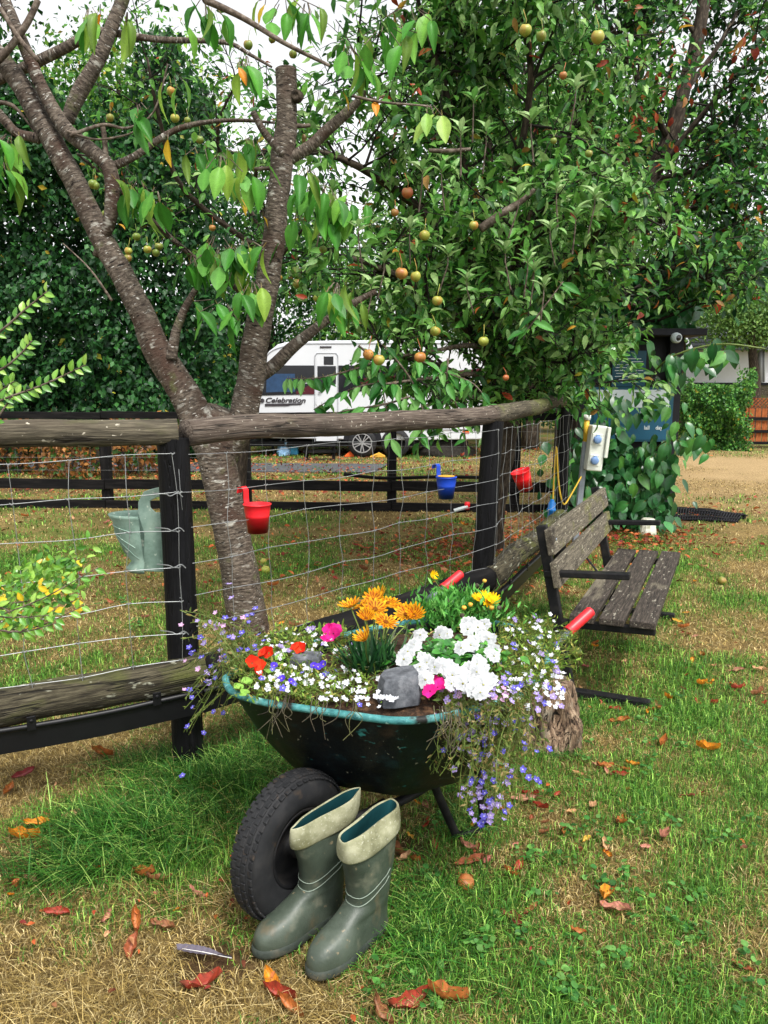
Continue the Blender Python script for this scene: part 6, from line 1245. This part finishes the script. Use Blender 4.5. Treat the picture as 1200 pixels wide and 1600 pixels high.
# ---------------------------------------------------------------- foreground shrub at the left edge
sh = thing('privet_shrub', 'bright green privet like shrub reaching in from the left edge with small oval leaves', 'shrub', (-1.15, 1.5, 0))
PLF = [one_leaf(hexc(h), w=.27, droop=.12, fold=.1, n=5, mat='leaf_gloss') for h in ('5c9430', '77a63e', '4c8028', '8db24a')]; PLY = [one_leaf(hexc('e0c030'), w=.3, droop=.1, n=5)]
m = MB(); cnt = 0
def sprig(pts, n, s=.020, Y=1.45, r=.0028):
    global cnt
    q = smooth_path([at(x, y, Y=Y + (dy if dy else 0)) for x, y, dy in pts], 6); m.tube(q, lerp_list([r, r * .4], len(q)), 6)
    for i in range(n):
        t = (i + .5) / n * (len(q) - 1); k = min(len(q) - 2, int(t)); p = q[k].lerp(q[k + 1], t - k); tg = (q[k + 1] - q[k]).normalized(); sd = 1 if i % 2 else -1
        nrm = Vector((tg.z, 0, -tg.x)) * -sd; d = nrm + tg * .8 + Vector((0, rs.uniform(-.4, .4), 0)); instance(rs.choice(PLF), 'leaf', sh, p, rot_from(d, Vector((rs.uniform(-.5, .5), -1, .6))), s * rs.uniform(.75, 1.15)); cnt += 1
sprig([(-60, 560, 0), (0, 518, 0), (40, 483, 0), (74, 455, 0)], 22); sprig([(-60, 600, 0), (0, 578, 0), (30, 555, 0), (50, 532, 0)], 20, .021); sprig([(-60, 650, 0), (10, 622, 0), (70, 600, 0), (134, 570, 0)], 32, .021); sprig([(-50, 660, 0), (0, 612, .03), (22, 596, .03)], 14)
sprig([(-30, 690, 0), (5, 640, 0), (20, 616, 0)], 8)
for i in range(12):
    x0 = rs.uniform(-60, 20); y0 = rs.uniform(930, 1000); x1 = rs.uniform(30, 165); y1 = 985 - (x1) * .62 + rs.uniform(-15, 45); sprig([(x0, y0, 0), ((x0 + x1) / 2, (y0 + y1) / 2 + 8, 0), (x1, y1, 0)], 13, .022, 1.6 + rs.uniform(-.12, .12), .0022)
for i in range(14): instance(PLY[0], 'leaf', sh, at(rs.uniform(0, 130), rs.uniform(915, 985), Y=1.55), rot_from((rs.gauss(0, 1), -.3, rs.gauss(0, .5)), (0, -1, .6)), .022)
m.tube(smooth_path([(-1.15, 1.5, 0), (-1.0, 1.5, .5), at(-60, 1000, Y=1.6), at(-50, 930, Y=1.6)], 5), .012, 8); m.tube(smooth_path([(-1.15, 1.5, 0), (-1.1, 1.5, .9), at(-60, 640, Y=1.45)], 5), .012, 8)
for yy in (560, 600, 650, 690): m.tube([(-1.1, 1.5, .9), at(-60, yy, Y=1.45)], .004, 6)
m.build('stem', 'twig', sh, smooth=True)
n = 650; P = np.stack([-.69 - np.abs(rng.normal(0, .16, n)), rng.normal(1.68, .07, n), np.zeros(n)], 1); P[:, 2] = 1.045 + .30 * (P[:, 0] + .8) + rng.normal(0, .032, n); D = rng.normal(0, 1, (n, 3)); D[:, 0] += .7; D[:, 2] += .4; Nn = rng.normal(0, .6, (n, 3)); Nn[:, 1] -= .6; Nn[:, 2] += .5
V, F, C = scatter(T_near(.27, .1, .12), P, D, Nn, .021 * rng.uniform(.6, 1.2, n), leafcols(n, [hexc('5a902e'), hexc('6f9f36'), hexc('447628'), hexc('88b048')], .25, [hexc('e0c030')], .04)); npmesh('foliage', V, F, C, 'leaf_gloss', sh, kind='stuff')

# ---------------------------------------------------------------- caravan
KY = 16.0; kv = thing('touring_caravan', 'white touring caravan with dark window band parked beyond the paddock', 'caravan', tuple(at(565, 712, z=0)))
def wp(x, y, dy=0): v = at(x, y, Y=KY); return Vector((v.x, KY + dy, v.z))
prof = [(393, 684), (392, 655), (396, 630), (401, 605), (405, 580), (411, 562), (420, 549), (434, 538), (450, 534), (520, 532), (640, 531), (745, 533), (762, 540), (772, 556), (776, 600), (777, 660), (775, 686), (640, 688), (500, 686)]
A = [wp(*p) for p in prof]; m = MB(); n = len(A); m.add(A + [a + Vector((0, 2.2, 0)) for a in A], [tuple(range(n)), tuple(range(2 * n - 1, n - 1, -1))] + [(i, n + i, n + (i + 1) % n, (i + 1) % n) for i in range(n)]); m.build('body', 'caravan', kv, bevel=.02)
def kp(poly, name, mat, d=.012, lab=None):
    a = [wp(*p, -d) for p in poly]; n = len(a); b = [q + Vector((0, d - .002, 0)) for q in a]; m = MB(); m.add(a + b, [tuple(range(n)), tuple(range(2 * n - 1, n - 1, -1))] + [(i, n + i, n + (i + 1) % n, (i + 1) % n) for i in range(n)]); o = m.build(name, mat, kv)
    if lab: o['label'] = lab
    return o
kp([(404, 574), (410, 571), (491, 571), (491, 616), (400, 618)], 'window_band', 'glass_dark'); kp([(417, 584), (461, 584), (461, 612), (416, 613)], 'window', 'blind', .016, 'window with a blue blind down'); kp([(463, 612), (491, 598), (491, 616), (463, 616)], 'decal', 'maroon', .016)
kp([(529, 571), (700, 573), (720, 600), (640, 596), (560, 612), (529, 614)], 'window_band', 'glass_dark'); kp([(560, 592), (760, 575), (764, 579), (640, 590), (565, 600)], 'decal', 'maroon', .018); kp([(575, 604), (700, 580), (740, 600), (735, 606), (600, 612)], 'decal', 'caravan', .019, 'white swoosh over the dark band')
kp([(463, 598), (491, 596), (491, 599), (463, 600)], 'decal', 'caravan_grey', .018)
# door
door_ = kp([(494, 689), (494, 556), (497, 553.5), (523, 553.5), (526, 556), (526, 689)], 'door', 'caravan', .006)
for nm, pl_ in (('door_edge', [(492, 690), (492, 556), (495, 552), (525, 552), (528, 556), (528, 690), (526.6, 690), (526.6, 557), (524, 553.4), (496, 553.4), (493.4, 557), (493.4, 690)]),): 
    a = [wp(*p) for p in pl_]; 
    for s0, s1 in zip(pl_[:5], pl_[1:6]): m = MB(); m.bar(wp(*s0, -.008), wp(*s1, -.008), .012, .012, (0, 1, 0)); under(m.build('door_seal', 'caravan_grey', kv), door_)
under(kp([(506, 557), (521, 557), (521, 570), (506, 570)], 'door_window', 'glass_dark', .012), door_); under(kp([(496, 572), (525, 572), (525, 600), (496, 604)], 'door_window', 'glass_dark', .014), door_)
m = MB(); m.tube([wp(498, 606, -.03), wp(503, 604, -.045), wp(503, 611, -.045), wp(498, 613, -.03)], .014, 8); under(m.build('door_handle', 'caravan_grey', kv), door_)
kp([(500, 541), (518, 541), (518, 543.5), (500, 543.5)], 'vent', 'letter_dark', .014)
for y_ in (537, 663, 672): m = MB(); m.bar(wp(450 if y_ < 600 else 396, y_, -.008), wp(745, y_ - 1, -.008), .012, .012, (0, 1, 0)); m.build('body_trim', 'caravan_grey', kv)
m = MB(); m.tube(smooth_path([wp(410, 566, -.004), wp(424, 549, -.004), wp(445, 541, -.004), wp(462, 538, -.004)], 5), .012, 6); m.build('body_trim', 'caravan_grey', kv)
o = lettering('Celebration', 414, 629, 7.8, KY - .012, 'letter_dark', kv, shear=.28, bold=.004, sxx=1.22)
m = MB(); q = wp(410, 626, -.01); m.lathe([(.045, 0), (.045, .008), (0, .008)], 18, q, (0, -1, 0)); m.lathe([(.02, .01), (0, .01)], 12, q, (0, -1, 0)); m.build('emblem', 'letter_dark', kv)
kp([(414, 631), (473, 630), (470, 632.5), (455, 633), (450, 634.5), (414, 635)], 'decal', 'letter_dark')
kp([(723, 673), (733, 673), (733, 677), (723, 677)], 'reflector', 'orange_plastic')
m = MB(); m.box(wp(560, 690, 1.1) + Vector((0, 0, -.06)), (4.6, 1.9, .10)); m.build('chassis', 'board_black', kv)
def wheel(px_, spokes=True):
    q = at(px_, 691, Y=KY + .02); q.z = .29; m = MB(); m.lathe([(.20, -.09), (.27, -.10), (.295, -.085), (.30, 0), (.295, .085), (.2, .09)], 40, q, (0, -1, 0)); w_ = m.build('wheel', 'rubber', kv, smooth=True)
    if spokes:
        m = MB(); m.lathe([(.205, .085), (.205, .10), (.185, .10), (.185, .06)], 36, q, (0, -1, 0)); m.lathe([(.04, .07), (.035, .095), (0, .097)], 16, q, (0, -1, 0))
        for k in range(10):
            a = 2 * math.pi * k / 10 + .12 * (1 if k % 2 else -1); m.bar(q + Vector((math.cos(a) * .03, -.085, math.sin(a) * .03)), q + Vector((math.cos(a) * .19, -.09, math.sin(a) * .19)), .02, .026, (0, 1, 0))
        under(m.build('hub', 'alloy', kv), w_); m = MB(); m.lathe([(.2, .055), (0, .055)], 30, q, (0, -1, 0)); under(m.build('brake_disc', 'board_black', kv), w_)
wheel(566); wheel(618, False)
kp([(536, 688), (540, 672), (552, 664), (580, 664), (593, 672), (597, 688)], 'wheel_arch', 'board_black', .008)
m = MB(); m.tube([wp(398, 690, .9), wp(372, 694, .9), wp(372, 710, .9)], .035, 8); m.build('hitch', 'board_black', kv)
for x_ in (420, 720): m = MB(); m.bar(wp(x_, 688, .3), Vector((wp(x_ + 6, 700).x, KY + .3, 0)), .05, .05, (0, 1, 0)); m.build('corner_steady', 'board_black', kv)
# things lying round the caravan
st_ = thing('trestle_step', 'low black trestle step under the caravan door', 'step', tuple(at(502, 712, z=0)))
for y_, hh in ((697, 1), (706, 1)):
    for dy in (0, .22): m = MB(); m.bar(Vector((at(474, y_, Y=15.3).x, 15.3 + dy, at(474, y_, Y=15.3).z)), Vector((at(525, y_, Y=15.3).x, 15.3 + dy, at(525, y_, Y=15.3).z)), .14, .03); m.build('tread_board', 'black_rail', st_)
for x_ in (478, 521):
    m = MB(); v = at(x_, 705, Y=15.35); m.box((v.x, 15.42, .15), (.05, .3, .3)); m.build('leg', 'black_rail', st_)
p = at(459, 711, z=0); wc_ = thing('water_carrier', 'bright blue water carrier standing beside a pale blue bag left of the step', 'container', (p.x, p.y, 0)); m = MB(); m.box((p.x, p.y, .12), (.2, .2, .24)); m.build('tank', 'light_blue', wc_, bevel=.03); m = MB(); m.lathe([(.05, 0), (.05, .04), (0, .04)], 14, (p.x, p.y, .24)); m.tube(smooth_path([(p.x - .07, p.y, .24), (p.x - .05, p.y, .29), (p.x + .05, p.y, .29), (p.x + .07, p.y, .24)], 4), .012, 8); m.build('handle', 'caravan_grey', wc_, smooth=True)
p = at(443, 712, z=0); bg_ = thing('carrier_bag', 'crumpled pale blue and white bag left of the water carrier', 'bag', (p.x, p.y, 0)); m = MB(); vs = []
m.lathe([(.0, 0), (.13, .0), (.14, .09), (.11, .2), (.13, .28), (.05, .31), (0, .27)], 12, (p.x, p.y, 0)); m.v = [(x + rs.uniform(-.025, .025), y + rs.uniform(-.025, .025), max(0, z + rs.uniform(-.02, .02))) for x, y, z in m.v]; m.build('sack', 'blue_bag', bg_); m = MB(); m.tube(smooth_path([(p.x - .05, p.y, .28), (p.x - .03, p.y, .37), (p.x + .03, p.y, .37), (p.x + .05, p.y, .28)], 4), .008, 6); m.build('handle', 'sign_white', bg_)
def chock(px_, py_, mat, label, L, h):
    p = at(px_, py_, z=0); m = MB(); m.prism([(-L / 2, 0), (L / 2, 0), (L / 2, h * .3), (L * .1, h), (-L / 2, .02)], (p.x, p.y, 0), (1, 0, 0), (0, 0, 1), .14); tag(m.build('wheel_chock', mat, origin=(p.x, p.y, 0), bevel=.008), label, 'wheel chock')
chock(546, 713, 'orange_plastic', 'orange plastic wheel chock left of the alloy wheel', .2, .12); chock(590, 714, 'ochre', 'yellow ramp chock lying right of the alloy wheel', .32, .10)
p = at(697, 714, z=0); m = MB(); K = 9; N = 22; vs = []
for i in range(K):
    t = i / (K - 1); 
    for k in range(N):
        a = 2 * math.pi * k / N; rr = math.sqrt(max(0, 1 - t ** 2)) * (1 + .10 * math.sin(3 * a + 4 * t) + rs.uniform(-.05, .05)); vs.append((p.x + math.cos(a) * .62 * rr, p.y + .3 + math.sin(a) * .3 * rr, .33 * t))
m.add(vs, [(i * N + k, i * N + (k + 1) % N, (i + 1) * N + (k + 1) % N, (i + 1) * N + k) for i in range(K - 1) for k in range(N)]); tag(m.build('compost_heap', 'mud', smooth=True, origin=(p.x, p.y, 0)), 'low black heap on the ground behind the paddock under the caravan rear', 'heap', kind='stuff')
p = at(722, 800, z=0); q_ = thing('garden_light', 'small white panel with a red cap lying by the back fence near the leaning post', 'garden light', (p.x, p.y, 0)); m = MB(); m.box((p.x - .02, p.y, .05), (.17, .12, .02), (Vector((1, 0, .3)).normalized(), Vector((0, 1, 0)), Vector((-.3, 0, 1)).normalized())); m.build('panel', 'sign_white', q_, bevel=.004); m = MB(); m.lathe([(.0, 0), (.03, 0), (.035, .07), (.028, .09), (0, .095)], 14, (p.x + .06, p.y, .03)); m.build('cap', 'red_plastic', q_, smooth=True)

# windfall apples
for i, (x, y, r_, mt, lb) in enumerate([(415, 890, .036, 'apple_green', 'yellow green windfall apple lying right of the cherry trunk'), (412, 877, .03, 'apple_green', 'small windfall apple just behind the one beside the cherry trunk'), (1128, 907, .035, 'apple_olive', 'windfall apple in the grass right of the bench'), (900, 1018, .034, 'apple_olive', 'windfall apple under the bench seat'), (548, 1078, .0, '', ''), (728, 1378, .026, 'apple_red', 'rotting orange windfall in the lawn right of the boots')]):
    if not mt: continue
    p = at(x, y, z=r_ * .8); m = MB(); m.lathe([(max(.0004, math.sin(math.pi * k / 10) * r_), math.cos(math.pi * k / 10) * r_ * .9 - (.006 if k < 2 else 0)) for k in range(11)], 16, (p.x, p.y, r_ * .75), (.4, -.3, 1)); tag(m.build('windfall_apple', mt, smooth=True, origin=(p.x, p.y, 0)), lb, 'apple')

# ---------------------------------------------------------------- far right: house and orange panels
hs_ = thing('white_house', 'white rendered house with grey slate roof and drainpipe beyond the hedge at the right edge', 'house', (13.5, 26, 0)); HY = 26.0
def hp2(x, y, dy=0): v = at(x, y, Y=HY); return Vector((v.x, HY + dy, v.z))
m = MB(); a, b = hp2(1085, 598), hp2(1330, 545); m.box(((a.x + b.x) / 2, HY + 2, (b.z) / 2 + .75), (b.x - a.x, 4, b.z - 1.5 + .0)); m.build('wall', 'render_white', hs_)
m = MB(); m.box(((a.x + b.x) / 2, HY + 2, .74), (b.x - a.x + .1, 4.1, 1.48)); m.build('plinth', 'rail_pale', hs_)
m = MB(); m.box(((a.x + b.x) / 2, HY - .03, 1.5), (b.x - a.x + .1, .1, .09)); m.build('ledge', 'board_black', hs_)
zt = b.z
for i in range(9):
    m = MB(); z0 = zt + .02 + i * .13; y0 = HY - .25 + i * .2
    m.bar((a.x - .2, y0, z0), (b.x + .2, y0, z0), .3, .03, (0, -.55, 1)); m.build('slate_course', 'slate', hs_)
m = MB(); m.tube([hp2(1186, 545, -.08), hp2(1186, 597, -.08)], .07, 10); m.build('drainpipe', 'caravan_grey', hs_, smooth=True)
m = MB(); m.tube([hp2(1192, 545, -.06), hp2(1192, 597, -.06)], .035, 10); m.build('drainpipe', 'caravan_grey', hs_, smooth=True)
op = thing('orange_panel_fence', 'orange stained fence panels with lattice top and black posts at the right edge', 'fence', tuple(at(1180, 690, Y=18.2))); OY = 18.2
def ob(x0, y0, x1, y1, nm, mat, d=.03, dy=0):
    a, b = at(x0, y1, Y=OY), at(x1, y0, Y=OY); m = MB(); m.box(((a.x + b.x) / 2, OY + dy, (a.z + b.z) / 2), (b.x - a.x, d, b.z - a.z)); return m.build(nm, mat, op, bevel=.004)
for y0, y1 in ((638, 652), (657, 672), (676, 690)):
    for i in range(13): x0 = 1160 + i * 10; ob(x0, y0, x0 + 9.6, y1, 'board', 'orange_panel', .02, (i % 2) * .008)
for y in (654, 674, 692): ob(1150, y - 2.2, 1290, y + 2.2, 'rail', 'black_rail', .05, -.03)
for x in (1156, 1230): ob(x - 4, 636, x + 4, 700, 'post', 'black_rail', .1, -.02)
m = MB()
for i in range(22):
    x = 1155 + i * 6; a, b = at(x, 637, Y=OY), at(x + 16, 622, Y=OY); m.bar(a, b, .012, .03, (0, 1, 0)); a, b = at(x + 16, 637, Y=OY + .02), at(x, 622, Y=OY + .02); m.bar(a, b, .012, .03, (0, 1, 0))
m.build('lattice', 'orange_panel', op, kind='stuff')

LB = dict(lawn_grass='short lawn grass mixed green and straw all over the ground', long_grass='long lush green grass tufts round the post and barrow', dry_grass='dry straw coloured grass tufts', clover='small clover and weed leaves in the lawn', leaf_litter='drifts of red brown fallen leaves on the ground',
          leaf_scraps='tiny scraps of dead leaf in the grass', low_foliage='low yellow green foliage between the flowers in the barrow', dry_stems='dry brown stems hanging over the teal barrow rim')
for o in list(col.objects):
    k = o.name.split('.')[0]
    if o.parent is None and k in LB and 'label' not in o: o['label'] = LB[k]; o['category'] = k.replace('_', ' ')
